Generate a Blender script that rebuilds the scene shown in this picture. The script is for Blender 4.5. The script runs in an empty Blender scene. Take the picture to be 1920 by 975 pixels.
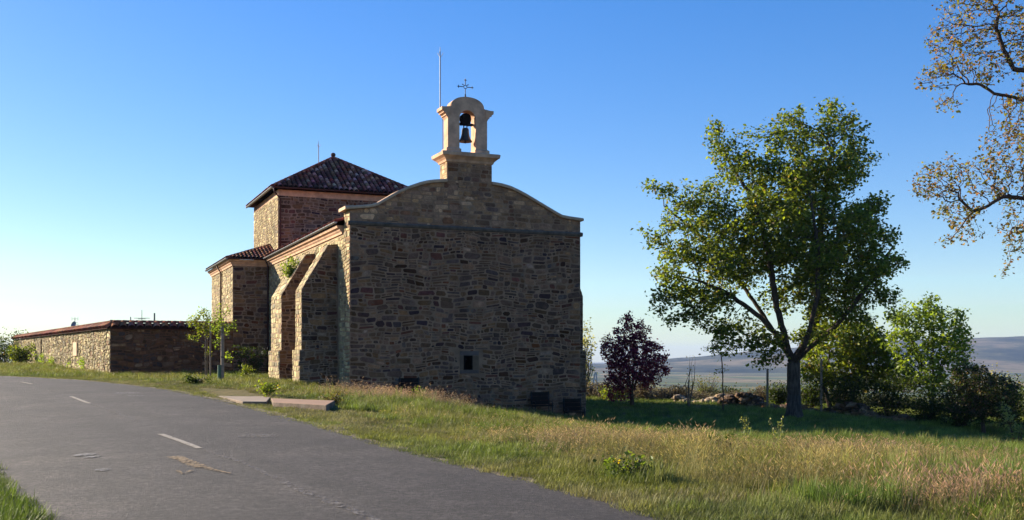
import bpy, bmesh, math, random
import numpy as np
from mathutils import Vector, Matrix, Quaternion
R = math.radians
random.seed(7); rng = np.random.default_rng(7)
sc = bpy.context.scene
COL = sc.collection

# ---------------------------------------------------------------- camera
F = 1990.0; HZ = 672.0; EYE = 1.6
cam = bpy.data.cameras.new("camera"); camo = bpy.data.objects.new("camera", cam); COL.objects.link(camo)
camo.location = (0, 0, EYE); camo.rotation_euler = (R(90), 0, 0)
cam.sensor_width = 36; cam.lens = 36 * F / 1920; cam.shift_y = (HZ - 487.5) / 1920
cam.clip_start = 0.2; cam.clip_end = 40000
sc.camera = camo
# ---------------------------------------------------------------- light
SUN_EL = R(21.0)
SH = Vector((-0.866, 0.50, 0)).normalized()
SUN_AZ = math.atan2(SH.x, SH.y)            # clockwise from +Y
SUNDIR = Vector((SH.x * math.cos(SUN_EL), SH.y * math.cos(SUN_EL), math.sin(SUN_EL)))
def mixc_world(nt, c):
    n = nt.nodes.new('ShaderNodeMix'); n.data_type = 'RGBA'; n.blend_type = 'MULTIPLY'; n.inputs[0].default_value = 1; nt.links.new(c, n.inputs[6]); n.inputs[7].default_value = (.90, .965, 1.07, 1); return n.outputs[2]
w = bpy.data.worlds.new("World"); sc.world = w; w.use_nodes = True
wn = w.node_tree; bgn = wn.nodes["Background"]
sky = wn.nodes.new("ShaderNodeTexSky"); sky.sky_type = 'NISHITA'; sky.sun_disc = False
sky.sun_elevation = SUN_EL; sky.sun_rotation = SUN_AZ % (2 * math.pi)
sky.altitude = 0; sky.air_density = 1.0; sky.dust_density = 0.25; sky.ozone_density = 2.5
hs_ = wn.nodes.new('ShaderNodeHueSaturation'); hs_.inputs['Saturation'].default_value = 1.62; hs_.inputs['Hue'].default_value = 0.515; hs_.inputs['Value'].default_value = 1.0; SKYG = 0.75
gm_ = wn.nodes.new('ShaderNodeGamma'); gm_.inputs[1].default_value = SKYG; wn.links.new(sky.outputs[0], gm_.inputs[0])
wn.links.new(gm_.outputs[0], hs_.inputs['Color']); wn.links.new(mixc_world(wn, hs_.outputs[0]), bgn.inputs[0]); bgn.inputs[1].default_value = 0.090
sl = bpy.data.lights.new("sun", 'SUN'); sl.energy = 5.0; sl.angle = R(0.5); sl.color = (1.0, 0.86, 0.66)
slo = bpy.data.objects.new("sun", sl); COL.objects.link(slo)
slo.rotation_euler = SUNDIR.to_track_quat('Z', 'Y').to_euler(); slo.location = (-40, 20, 40)
sc.view_settings.view_transform = 'Standard'; sc.view_settings.look = 'None'
sc.view_settings.exposure = 1.55; sc.view_settings.gamma = 1.0
sc.cycles.use_denoising = True
sc.cycles.max_bounces = 6; sc.cycles.transparent_max_bounces = 4
sc.cycles.volume_bounces = 0

# ---------------------------------------------------------------- helpers
def tag(o, label=None, cat=None, group=None, kind=None):
    if label: o['label'] = label
    if cat: o['category'] = cat
    if group: o['group'] = group
    if kind: o['kind'] = kind
    return o
def empty(name, loc, rz=0, label=None, cat=None, group=None):
    o = bpy.data.objects.new(name, None); COL.objects.link(o); o.location = loc; o.rotation_euler = (0, 0, rz)
    o.empty_display_size = .3
    return tag(o, label, cat, group)

class MB:
    def __init__(s): s.v = []; s.f = []; s.c = []; s.m = []; s.cur = (1, 1, 1); s.mi = 0
    def add(s, vs, fs, col=None, mi=None):
        b = len(s.v); s.v.extend([tuple(x) for x in vs])
        c = col or s.cur; m = s.mi if mi is None else mi
        for f in fs:
            s.f.append([b + i for i in f]); s.c.append(c); s.m.append(m)
    def box(s, x0, x1, y0, y1, z0, z1, col=None, mi=None):
        s.add([(x0,y0,z0),(x1,y0,z0),(x1,y1,z0),(x0,y1,z0),(x0,y0,z1),(x1,y0,z1),(x1,y1,z1),(x0,y1,z1)],
              [(0,3,2,1),(4,5,6,7),(0,1,5,4),(1,2,6,5),(2,3,7,6),(3,0,4,7)], col, mi)
    def prism(s, poly, fn, a, b, col=None, mi=None):
        """poly: 2D list; fn(p,q,w)->xyz; extruded between w=a and w=b"""
        n = len(poly); vs = [fn(p, q, a) for p, q in poly] + [fn(p, q, b) for p, q in poly]
        fs = [tuple(range(n))[::-1], tuple(range(n, 2 * n))] + [(i, (i + 1) % n, n + (i + 1) % n, n + i) for i in range(n)]
        s.add(vs, fs, col, mi)
    def tube(s, pts, rad, n=8, cap=True, col=None, mi=None):
        pts = [Vector(p) for p in pts]
        if not hasattr(rad, '__len__'): rad = [rad] * len(pts)
        vs = []; up = Vector((0.13, 0.21, 0.97))
        for i, p in enumerate(pts):
            d = (pts[min(i + 1, len(pts) - 1)] - pts[max(i - 1, 0)])
            if d.length < 1e-9: d = Vector((0, 0, 1))
            d.normalize()
            a = d.cross(up)
            if a.length < .15: a = d.cross(Vector((1, .2, 0)))
            a.normalize(); b = d.cross(a)
            for k in range(n):
                t = 2 * math.pi * k / n
                vs.append(p + (a * math.cos(t) + b * math.sin(t)) * rad[i])
        fs = []
        for i in range(len(pts) - 1):
            for k in range(n):
                k2 = (k + 1) % n
                fs.append((i * n + k, i * n + k2, (i + 1) * n + k2, (i + 1) * n + k))
        if cap: fs.append(tuple(range(n))[::-1]); fs.append(tuple(range((len(pts) - 1) * n, len(pts) * n)))
        s.add(vs, fs, col, mi)
    def lathe(s, prof, c=(0, 0, 0), n=24, col=None, mi=None):
        vs = []; m = len(prof)
        for r, z in prof:
            for k in range(n):
                t = 2 * math.pi * k / n; vs.append((c[0] + r * math.cos(t), c[1] + r * math.sin(t), c[2] + z))
        fs = []
        for i in range(m - 1):
            for k in range(n):
                k2 = (k + 1) % n; fs.append((i * n + k, i * n + k2, (i + 1) * n + k2, (i + 1) * n + k))
        s.add(vs, fs, col, mi)
    def build(s, name, mats, parent=None, smooth=False, recalc=True, loc=None):
        me = bpy.data.meshes.new(name); me.from_pydata(s.v, [], s.f)
        if not isinstance(mats, (list, tuple)): mats = [mats]
        for m in mats: me.materials.append(m)
        if len(mats) > 1: me.polygons.foreach_set('material_index', s.m)
        at = me.attributes.new('Col', 'FLOAT_COLOR', 'FACE')
        arr = np.ones((len(s.f), 4), dtype=np.float32); arr[:, :3] = np.array(s.c, dtype=np.float32).reshape(-1, 3)
        at.data.foreach_set('color', arr.ravel())
        if recalc:
            bm = bmesh.new(); bm.from_mesh(me); bmesh.ops.recalc_face_normals(bm, faces=bm.faces); bm.to_mesh(me); bm.free()
        if smooth: me.polygons.foreach_set('use_smooth', [True] * len(me.polygons))
        me.update()
        o = bpy.data.objects.new(name, me); COL.objects.link(o)
        if parent is not None: o.parent = parent
        if loc is not None: o.location = loc
        return o

# ---- numpy value noise
_G = rng.random((256, 256))
def vnoise(x, y, sc_=1.0, seed=0):
    x = np.asarray(x, float) * sc_ + seed * 17.3 + 1000; y = np.asarray(y, float) * sc_ + seed * 9.7 + 1000
    xi = np.floor(x).astype(int); yi = np.floor(y).astype(int); fx = x - xi; fy = y - yi
    fx = fx * fx * (3 - 2 * fx); fy = fy * fy * (3 - 2 * fy)
    g = lambda a, b: _G[a % 256, b % 256]
    return (g(xi, yi) * (1 - fx) + g(xi + 1, yi) * fx) * (1 - fy) + (g(xi, yi + 1) * (1 - fx) + g(xi + 1, yi + 1) * fx) * fy
def fbm(x, y, s=1.0, o=4, seed=0):
    v = 0; a = .5; t = 0
    for i in range(o):
        v = v + a * vnoise(x, y, s * 2 ** i, seed + i * 3); t += a; a *= .5
    return v / t
def sstep(a, b, x):
    t = np.clip((np.asarray(x, float) - a) / (b - a), 0, 1); return t * t * (3 - 2 * t)

# ---- materials
def newmat(name):
    m = bpy.data.materials.new(name); m.use_nodes = True; nt = m.node_tree
    return m, nt, nt.nodes["Principled BSDF"]
def N(nt, t, **kw):
    n = nt.nodes.new(t)
    for k, v in kw.items():
        if k == 'ins':
            for a, b in v.items(): n.inputs[a].default_value = b
        else: setattr(n, k, v)
    return n
def mixc(nt, a, b, fac, mode='MIX'):
    n = nt.nodes.new('ShaderNodeMix'); n.data_type = 'RGBA'; n.blend_type = mode
    for i, v in ((6, a), (7, b), (0, fac)):
        if isinstance(v, bpy.types.NodeSocket): nt.links.new(v, n.inputs[i])
        elif i == 0: n.inputs[0].default_value = v
        else: n.inputs[i].default_value = (*v, 1) if len(v) == 3 else v
    return n.outputs[2]
def ramp(nt, src, stops):
    n = nt.nodes.new('ShaderNodeValToRGB'); cr = n.color_ramp
    while len(cr.elements) < len(stops): cr.elements.new(.5)
    for e, (p, c) in zip(cr.elements, stops):
        e.position = p; e.color = (*c, 1) if hasattr(c, '__len__') else (c, c, c, 1)
    nt.links.new(src, n.inputs[0]); return n.outputs[0]
def noise(nt, scale, detail=4, rough=.55, coord='Object', vec=None, stretch=None):
    if vec is None:
        tc = N(nt, 'ShaderNodeTexCoord'); vec = tc.outputs[coord]
    if stretch:
        mp = N(nt, 'ShaderNodeMapping'); mp.inputs['Scale'].default_value = stretch; nt.links.new(vec, mp.inputs[0]); vec = mp.outputs[0]
    n = N(nt, 'ShaderNodeTexNoise'); n.inputs['Scale'].default_value = scale; n.inputs['Detail'].default_value = detail
    n.inputs['Roughness'].default_value = rough
    nt.links.new(vec, n.inputs['Vector']); return n.outputs['Fac']
def bump(nt, p, h, strength=.5, dist=.02):
    b = N(nt, 'ShaderNodeBump'); b.inputs['Strength'].default_value = strength; b.inputs['Distance'].default_value = dist
    nt.links.new(h, b.inputs['Height']); nt.links.new(b.outputs[0], p.inputs['Normal'])
def attrcol(nt):
    a = N(nt, 'ShaderNodeAttribute'); a.attribute_name = 'Col'; return a.outputs['Color']

def stone_mat():
    m, nt, p = newmat('rubble_stone'); c = attrcol(nt)
    n1 = noise(nt, 3.5, 6, .65); n2 = noise(nt, 22, 4, .6)
    v1 = ramp(nt, n1, [(.25, .55), (.75, 1.4)]); v2 = ramp(nt, n2, [(.3, .75), (.7, 1.25)])
    o = mixc(nt, c, v1, 1, 'MULTIPLY'); o = mixc(nt, o, v2, 1, 'MULTIPLY')
    st_ = ramp(nt, noise(nt, .9, 5, .6, stretch=(1, 1, .3)), [(.35, .72), (.62, 1.2)]); o = mixc(nt, o, st_, 1, 'MULTIPLY')
    lich = ramp(nt, noise(nt, 1.3, 7, .7), [(.56, 0.0), (.68, .5)])
    o = mixc(nt, o, (.22, .19, .145), lich)
    nt.links.new(o, p.inputs['Base Color']); p.inputs['Roughness'].default_value = .93
    p.inputs['Specular IOR Level'].default_value = .2
    bump(nt, p, n2, .9, .02); return m
def mortar_mat(col=(.34, .245, .165)):
    m, nt, p = newmat('lime_mortar')
    n1 = noise(nt, 1.1, 6, .65); n2 = noise(nt, 30, 3, .6)
    c = attrcol(nt); base = mixc(nt, c, col, 1, 'MULTIPLY')
    o = mixc(nt, base, ramp(nt, n1, [(.3, .6), (.7, 1.2)]), 1, 'MULTIPLY')
    nt.links.new(o, p.inputs['Base Color']); p.inputs['Roughness'].default_value = .95
    p.inputs['Specular IOR Level'].default_value = .15
    bump(nt, p, n2, .8, .015); return m
def plain(name, col, rough=.8, metal=0, nscale=6, nvar=.25, bmp=.3, bscale=25, spec=.3, usecol=False):
    m, nt, p = newmat(name)
    f = ramp(nt, noise(nt, nscale, 5, .6), [(.25, 1 - nvar), (.75, 1 + nvar)])
    b = mixc(nt, col, f, 1, 'MULTIPLY')
    if usecol: b = mixc(nt, attrcol(nt), b, 1, 'MULTIPLY')
    nt.links.new(b, p.inputs['Base Color']); p.inputs['Roughness'].default_value = rough; p.inputs['Metallic'].default_value = metal
    p.inputs['Specular IOR Level'].default_value = spec
    if bmp: bump(nt, p, noise(nt, bscale, 4, .6), bmp, .01)
    return m
def leaf_mat(name, trans=.45, tcol=(1.25, 1.2, .6), inst=False, rough=.5, spec=.3):
    m, nt, p = newmat(name)
    if inst:
        a = N(nt, 'ShaderNodeAttribute'); a.attribute_type = 'INSTANCER'; a.attribute_name = 'tint'
        c = mixc(nt, attrcol(nt), a.outputs['Color'], 1, 'MULTIPLY')
    else: c = attrcol(nt)
    nt.links.new(c, p.inputs['Base Color']); p.inputs['Roughness'].default_value = rough; p.inputs['Specular IOR Level'].default_value = spec
    t = N(nt, 'ShaderNodeBsdfTranslucent'); tc = mixc(nt, c, tcol, 1, 'MULTIPLY'); nt.links.new(tc, t.inputs[0])
    mx = N(nt, 'ShaderNodeMixShader'); mx.inputs[0].default_value = trans
    nt.links.new(p.outputs[0], mx.inputs[1]); nt.links.new(t.outputs[0], mx.inputs[2])
    nt.links.new(mx.outputs[0], nt.nodes['Material Output'].inputs[0]); return m
def bark_mat(name='bark', c0=(.022, .017, .013), c1=(.13, .10, .075)):
    m, nt, p = newmat(name)
    n1 = noise(nt, 5, 6, .7, stretch=(2.2, 2.2, .35)); n2 = noise(nt, 1.2, 4, .6)
    o = ramp(nt, n1, [(.3, c0), (.7, c1)]); o = mixc(nt, o, ramp(nt, n2, [(.3, .7), (.7, 1.2)]), 1, 'MULTIPLY')
    nt.links.new(o, p.inputs['Base Color']); p.inputs['Roughness'].default_value = .95; p.inputs['Specular IOR Level'].default_value = .15
    bump(nt, p, n1, 1, .05); return m

M = dict(
    stone=stone_mat(), mortar=mortar_mat((.30, .178, .105)), mortarm=mortar_mat((.27, .188, .125)), mortar_sun=mortar_mat((.37, .27, .165)),  # one mortar: darker for shaded walls, paler with sunlight painted in for nave side
    dress=plain('dressed_sandstone', (.52, .315, .195), .9, nscale=2.2, nvar=.38, bmp=.4),
    coping=plain('pale_coping_stone', (.48, .325, .205), .9, nscale=2.5, nvar=.3, bmp=.5),
    tile=plain('clay_roof_tile', (1.05, .93, .85), .95, spec=.05, nscale=7, nvar=.35, bmp=.4, usecol=True),
    zinc=plain('zinc_gutter', (.26, .26, .27), .45, .6, bmp=0),
    redgut=plain('dark_red_eave', (.06, .025, .02), .6, 0, bmp=0),
    iron=plain('dark_iron', (.03, .028, .028), .6, .5, bmp=.1),
    bronze=plain('bell_bronze', (.07, .06, .045), .5, .6, bmp=.1),
    oldwood=plain('weathered_wood', (.22, .18, .14), .9, nscale=5, nvar=.35, bmp=.5),
    darkwood=plain('dark_wood', (.018, .014, .012), .95, bmp=.3, spec=.05),
    void=plain('window_void', (.003, .003, .003), 1, bmp=0, spec=0),
    concrete=plain('pale_concrete', (.21, .165, .125), .95, nscale=1.5, nvar=.25, bmp=.5),
    redconc=plain('reddish_paving', (.24, .145, .095), .95, nscale=1.5, nvar=.2, bmp=.5),
    bark=bark_mat(), barkd=bark_mat('dark_twig_bark', (.05, .035, .026), (.15, .10, .075)),
    barkp=bark_mat('pale_bark', (.10, .08, .06), (.25, .21, .16)),
    leaf=leaf_mat('leaf', .55, (1.6, 1.45, .5)), leafd=leaf_mat('purple_leaf', .3, (1.6, .6, .6)),
    blade=leaf_mat('grass_blade', .35, (1.1, 1.12, .75), inst=True, rough=.6, spec=.2),
    bluep=plain('blue_panel', (.10, .17, .30), .5, bmp=0),
    greym=plain('grey_metal', (.20, .21, .23), .5, .3, bmp=0),
    greenp=plain('green_plastic', (.06, .13, .08), .6, bmp=0),
    white=plain('white_painted_steel', (.75, .75, .72), .6, bmp=0),
)

# ---------------------------------------------------------------- road line
RE = [(12.5,-22),(8.2,-9),(5.0,-1),(3.2,4.2),(2.5,8.0),(1.50,10.8),(.40,13.6),(-.9,16.2),(-2.7,20.3),(-4.2,24.2),(-5.8,27.7),(-9.4,35.5),(-13.7,43),(-19.4,51.2),(-24.8,55.7),(-29.5,58.6),(-38,63),(-55,69),(-80,74),(-120,78)]
def rzy(y): return np.interp(y, [-50, 20, 24, 28, 35, 43, 51, 56, 60, 75, 120], [0, 0, .01, .035, .12, .30, .45, .60, .70, .95, 1.0])
def halfw(y): return float(np.interp(y, [11, 18, 35, 70], [2.85, 3.25, 4.4, 4.6]))
def resample(pts, step):
    P_ = [Vector((a, b)) for a, b in pts]
    for _ in range(3):
        Q = [P_[0]]
        for a, b in zip(P_, P_[1:]): Q += [a * .75 + b * .25, a * .25 + b * .75]
        P_ = Q + [P_[-1]]
    out = [P_[0]]; acc = 0
    for a, b in zip(P_, P_[1:]):
        L = (b - a).length; t = step - acc
        while t <= L: out.append(a + (b - a) * (t / L)); t += step
        acc = (acc + L) % step
    return out
re_ = resample(RE, .25); HALF = 2.85
cl = []; nrm = []
for i, p in enumerate(re_):
    t = (re_[min(i + 1, len(re_) - 1)] - re_[max(i - 1, 0)]).normalized(); n = Vector((-t.y, t.x))
    cl.append(p + n * halfw(p.y)); nrm.append(n)
CL = np.array([(p.x, p.y) for p in cl]); HW = np.array([halfw(p.y) for p in re_])
def roaddist(x, y):
    x = np.atleast_1d(np.asarray(x, float)); y = np.atleast_1d(np.asarray(y, float)); out = np.empty(len(x))
    for i in range(0, len(x), 4000):
        d = np.hypot(x[i:i+4000, None] - CL[None, ::2, 0], y[i:i+4000, None] - CL[None, ::2, 1]); out[i:i+4000] = (d - HW[None, ::2] + HALF).min(1)
    return out

# ---------------------------------------------------------------- terrain height (thin plate spline through surveyed points)
CP = np.array([(-10,54,.2),(-13,61,.35),(-19,72.5,.6),(-26.3,69.5,.58),(-22,66,.5),(-33,84,.65),(-55,121,.75),(-8.1,52.6,-.22),(-2,55,-.9),(1.5,56.6,-1.3),(3.9,57.6,-1.85),
 (8,53,-1.8),(14,53,-1.85),(24,48.4,-2.5),(16,61,-1.7),(10,72,-1.65),(12,79,-1.6),(20,68,-1.85),(27,62,-2.4),(22,80,-1.85),(34,70,-2.6),(20,50,-2.2),(30,50,-2.7),
 (-6.3,47.5,-.15),(-7.5,50,-.18),(-4,49,-.5),(1,49,-1.35),(4,51,-1.7),(-11,46,.3),(-15,56,.32),(-9,44,.2),(-7,38,.08),(-4,30,-.05),(2,20,-.2),(6,30,-.85),(0,30,-.42),(12,30,-1.1),(8,15,-.32),(20,40,-1.8),
 (20,20,-.9),(3,40,-1.1),(10,42,-1.5),(-1,40,-.45),(30,30,-1.7),(-12,12,-.2),(-30,40,.3),(-50,60,.8),(-45,85,1.0),(10,0,0),(20,-10,0),(-10,-10,0),(0,-25,0),(-40,0,0),(40,10,-.9),(10,92,-2.2),(30,95,-3.4),(50,70,-3.4),(60,40,-2.4),
 (0,90,-1.2),(-5,80,-.8),(0,110,-2.2),(-20,110,.6),(-40,130,.3),(-80,100,.3),(-80,40,0),(-60,-30,0),(60,-30,-.5),(5,66,-1.75),(2,75,-1.4)], float)
def _k(r): return np.where(r > 1e-9, r * r * np.log(r + 1e-12), 0)
n_ = len(CP); A_ = np.zeros((n_ + 3, n_ + 3)); dd = np.hypot(CP[:, None, 0] - CP[None, :, 0], CP[:, None, 1] - CP[None, :, 1])
A_[:n_, :n_] = _k(dd) + np.eye(n_) * .05; A_[:n_, n_] = 1; A_[:n_, n_ + 1:] = CP[:, :2]; A_[n_:, :n_] = A_[:n_, n_:].T
W_ = np.linalg.solve(A_, np.concatenate([CP[:, 2], [0, 0, 0]]))
def tz(x, y):
    x = np.atleast_1d(np.asarray(x, float)); y = np.atleast_1d(np.asarray(y, float)); sh = x.shape; x = x.ravel(); y = y.ravel()
    r = np.hypot(x, y); xs = np.where(r > 130, x * 130 / np.maximum(r, 1), x); ys = np.where(r > 130, y * 130 / np.maximum(r, 1), y)
    z = np.empty(len(x))
    for i in range(0, len(x), 4000):
        a = slice(i, i + 4000); z[a] = _k(np.hypot(xs[a, None] - CP[None, :, 0], ys[a, None] - CP[None, :, 1])) @ W_[:n_] + W_[n_] + W_[n_+1] * xs[a] + W_[n_+2] * ys[a]
    z = z + (fbm(x, y, .35, 3, 2) - .5) * .16
    rd = roaddist(x, y); k = sstep(HALF + .05, HALF + 2.6, rd); z = z * k + (rzy(y) - .03) * (1 - k)
    far = np.interp(r, [105, 160, 400, 800, 1500, 3000, 20000], [-2.5, -8, -18, -28, -50, -60, -60]) + (fbm(x, y, .004, 4, 5) - .5) * np.clip((r - 200) / 400, 0, 1) * 8
    leftk = sstep(.0, -.35, x / np.maximum(np.abs(y), 1))   # the plateau carries on to the left
    fk = sstep(98, 135, r) * (1 - leftk) + sstep(150, 400, r) * leftk
    z = z * (1 - fk) + far * fk
    return z.reshape(sh)
def gz(x, y): return float(tz([x], [y])[0])
def onplane(px, py, z=0.0):
    d = (EYE - z) * F / (py - HZ); return ((px - 960) / F * d, d)
def gp(px, py, dz=.03):
    d = 10.0
    for _ in range(60): d = .5 * d + .5 * (EYE - dz - float(rzy(d))) * F / (py - HZ)
    return ((px - 960) / F * d, d)
def at(px, d): return (px - 960) / F * d

def build_ground():
    rad = [0.0] + list(np.arange(1.0, 14, .6)) + list(np.arange(14, 100, .8)) + list(100 * 1.045 ** np.arange(0, 125))
    rad = np.array([r for r in rad if r < 16000]); ang = []
    a = -180.0
    while a < 180:
        ang.append(a); a += .5 if abs(a) < 42 else 3.0
    ang = np.radians(ang); na = len(ang)
    X = rad[1:, None] * np.sin(ang)[None, :]; Y = rad[1:, None] * np.cos(ang)[None, :]
    Z = tz(X.ravel(), Y.ravel())
    vs = np.column_stack([X.ravel(), Y.ravel(), Z]).tolist(); vs.append([0, 0, -.03]); c = len(vs) - 1
    fs = []
    for i in range(len(rad) - 2):
        for j in range(na):
            j2 = (j + 1) % na; fs.append((i * na + j, i * na + j2, (i + 1) * na + j2, (i + 1) * na + j))
    for j in range(na): fs.append((c, (j + 1) % na, j))
    me = bpy.data.meshes.new('ground'); me.from_pydata(vs, [], fs); me.polygons.foreach_set('use_smooth', [True] * len(fs)); 
    bm = bmesh.new(); bm.from_mesh(me); bmesh.ops.recalc_face_normals(bm, faces=bm.faces); bm.to_mesh(me); bm.free()
    if me.polygons[0].normal.z < 0: me.flip_normals()
    o = bpy.data.objects.new('ground', me); COL.objects.link(o); o['kind'] = 'structure'
    m, nt, p = newmat('meadow_soil')
    tc = N(nt, 'ShaderNodeTexCoord')
    a1 = noise(nt, .25, 6, .65, vec=tc.outputs['Object']); a2 = noise(nt, 4, 5, .7, vec=tc.outputs['Object']); a3 = noise(nt, 40, 3, .7, vec=tc.outputs['Object'])
    near = ramp(nt, a1, [(.3, (.07, .085, .022)), (.5, (.14, .12, .045)), (.7, (.20, .145, .07))])
    near = mixc(nt, near, ramp(nt, a2, [(.3, .55), (.7, 1.3)]), 1, 'MULTIPLY'); near = mixc(nt, near, ramp(nt, a3, [(.3, .6), (.7, 1.3)]), 1, 'MULTIPLY')
    f1 = noise(nt, .0022, 5, .7, vec=tc.outputs['Object'], stretch=(1, 2.5, 1)); f2 = noise(nt, .012, 4, .6, vec=tc.outputs['Object'])
    far = ramp(nt, f1, [(.35, (.05, .07, .03)), (.48, (.16, .13, .07)), (.56, (.06, .085, .03)), (.66, (.22, .17, .10))])
    vf = N(nt, 'ShaderNodeTexVoronoi'); vf.inputs['Scale'].default_value = .006; nt.links.new(tc.outputs['Object'], vf.inputs['Vector']); sp = N(nt, 'ShaderNodeSeparateColor'); nt.links.new(vf.outputs['Color'], sp.inputs[0])
    fld = ramp(nt, sp.outputs[0], [(.0, (.02, .035, .012)), (.35, (.05, .085, .022)), (.6, (.09, .12, .03)), (.72, (.26, .19, .10)), (1.0, (.06, .07, .03))]); far = mixc(nt, far, fld, .75)
    far = mixc(nt, far, ramp(nt, f2, [(.3, .6), (.7, 1.3)]), 1, 'MULTIPLY')
    ln = N(nt, 'ShaderNodeVectorMath', operation='LENGTH'); nt.links.new(tc.outputs['Object'], ln.inputs[0])
    mr = N(nt, 'ShaderNodeMapRange'); nt.links.new(ln.outputs['Value'], mr.inputs[0]); mr.inputs[1].default_value = 90; mr.inputs[2].default_value = 300
    nt.links.new(mixc(nt, near, far, mr.outputs[0]), p.inputs['Base Color']); p.inputs['Roughness'].default_value = 1; p.inputs['Specular IOR Level'].default_value = .1
    bump(nt, p, a3, .8, .04)
    me.materials.append(m)
build_ground()

# ---------------------------------------------------------------- hills
def build_hills():
    prof_x = [-3000, 300, 900, 1110, 1200, 1280, 1330, 1400, 1480, 1560, 1650, 1720, 1800, 1850, 1920, 2100, 2500, 3500, 5200]
    prof_y = [ 676, 684, 690, 684, 677, 671, 667, 660, 652, 648, 640, 637, 635, 632, 630, 628, 634, 650, 660]
    A = np.linspace(-1.7, 2.1, 420); D = np.linspace(4200, 8600, 46)
    AA, DD = np.meshgrid(A, D); px = AA * F + 960
    zs = EYE + (HZ - np.interp(px, prof_x, prof_y)) / F * 6600
    X = AA * DD; Y = DD
    k = sstep(4300, 6600, DD) ** 1.1 * (1 - .5 * sstep(6600, 8600, DD))
    n = fbm(X, Y, .0009, 5, 11) - .5; n2 = fbm(X, Y, .004, 3, 4) - .5
    Z = -62 + (zs + 62) * k + n * 95 * k * (1 - np.exp(-((DD - 6600) / 900) ** 2) * .75) + n2 * 20 * k
    nr, nc = AA.shape; vs = np.column_stack([X.ravel(), Y.ravel(), Z.ravel()]).tolist()
    fs = [(i * nc + j, i * nc + j + 1, (i + 1) * nc + j + 1, (i + 1) * nc + j) for i in range(nr - 1) for j in range(nc - 1)]
    me = bpy.data.meshes.new('hills'); me.from_pydata(vs, [], fs); me.polygons.foreach_set('use_smooth', [True] * len(fs))
    o = bpy.data.objects.new('hills', me); COL.objects.link(o); o['kind'] = 'structure'
    m, nt, p = newmat('wooded_hillside'); 
    c = ramp(nt, noise(nt, .0016, 7, .7), [(.40, (.02, .03, .015)), (.5, (.07, .075, .035)), (.58, (.17, .14, .08))])
    nt.links.new(c, p.inputs['Base Color']); p.inputs['Roughness'].default_value = 1; p.inputs['Specular IOR Level'].default_value = 0
    me.materials.append(m)
build_hills()

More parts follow.
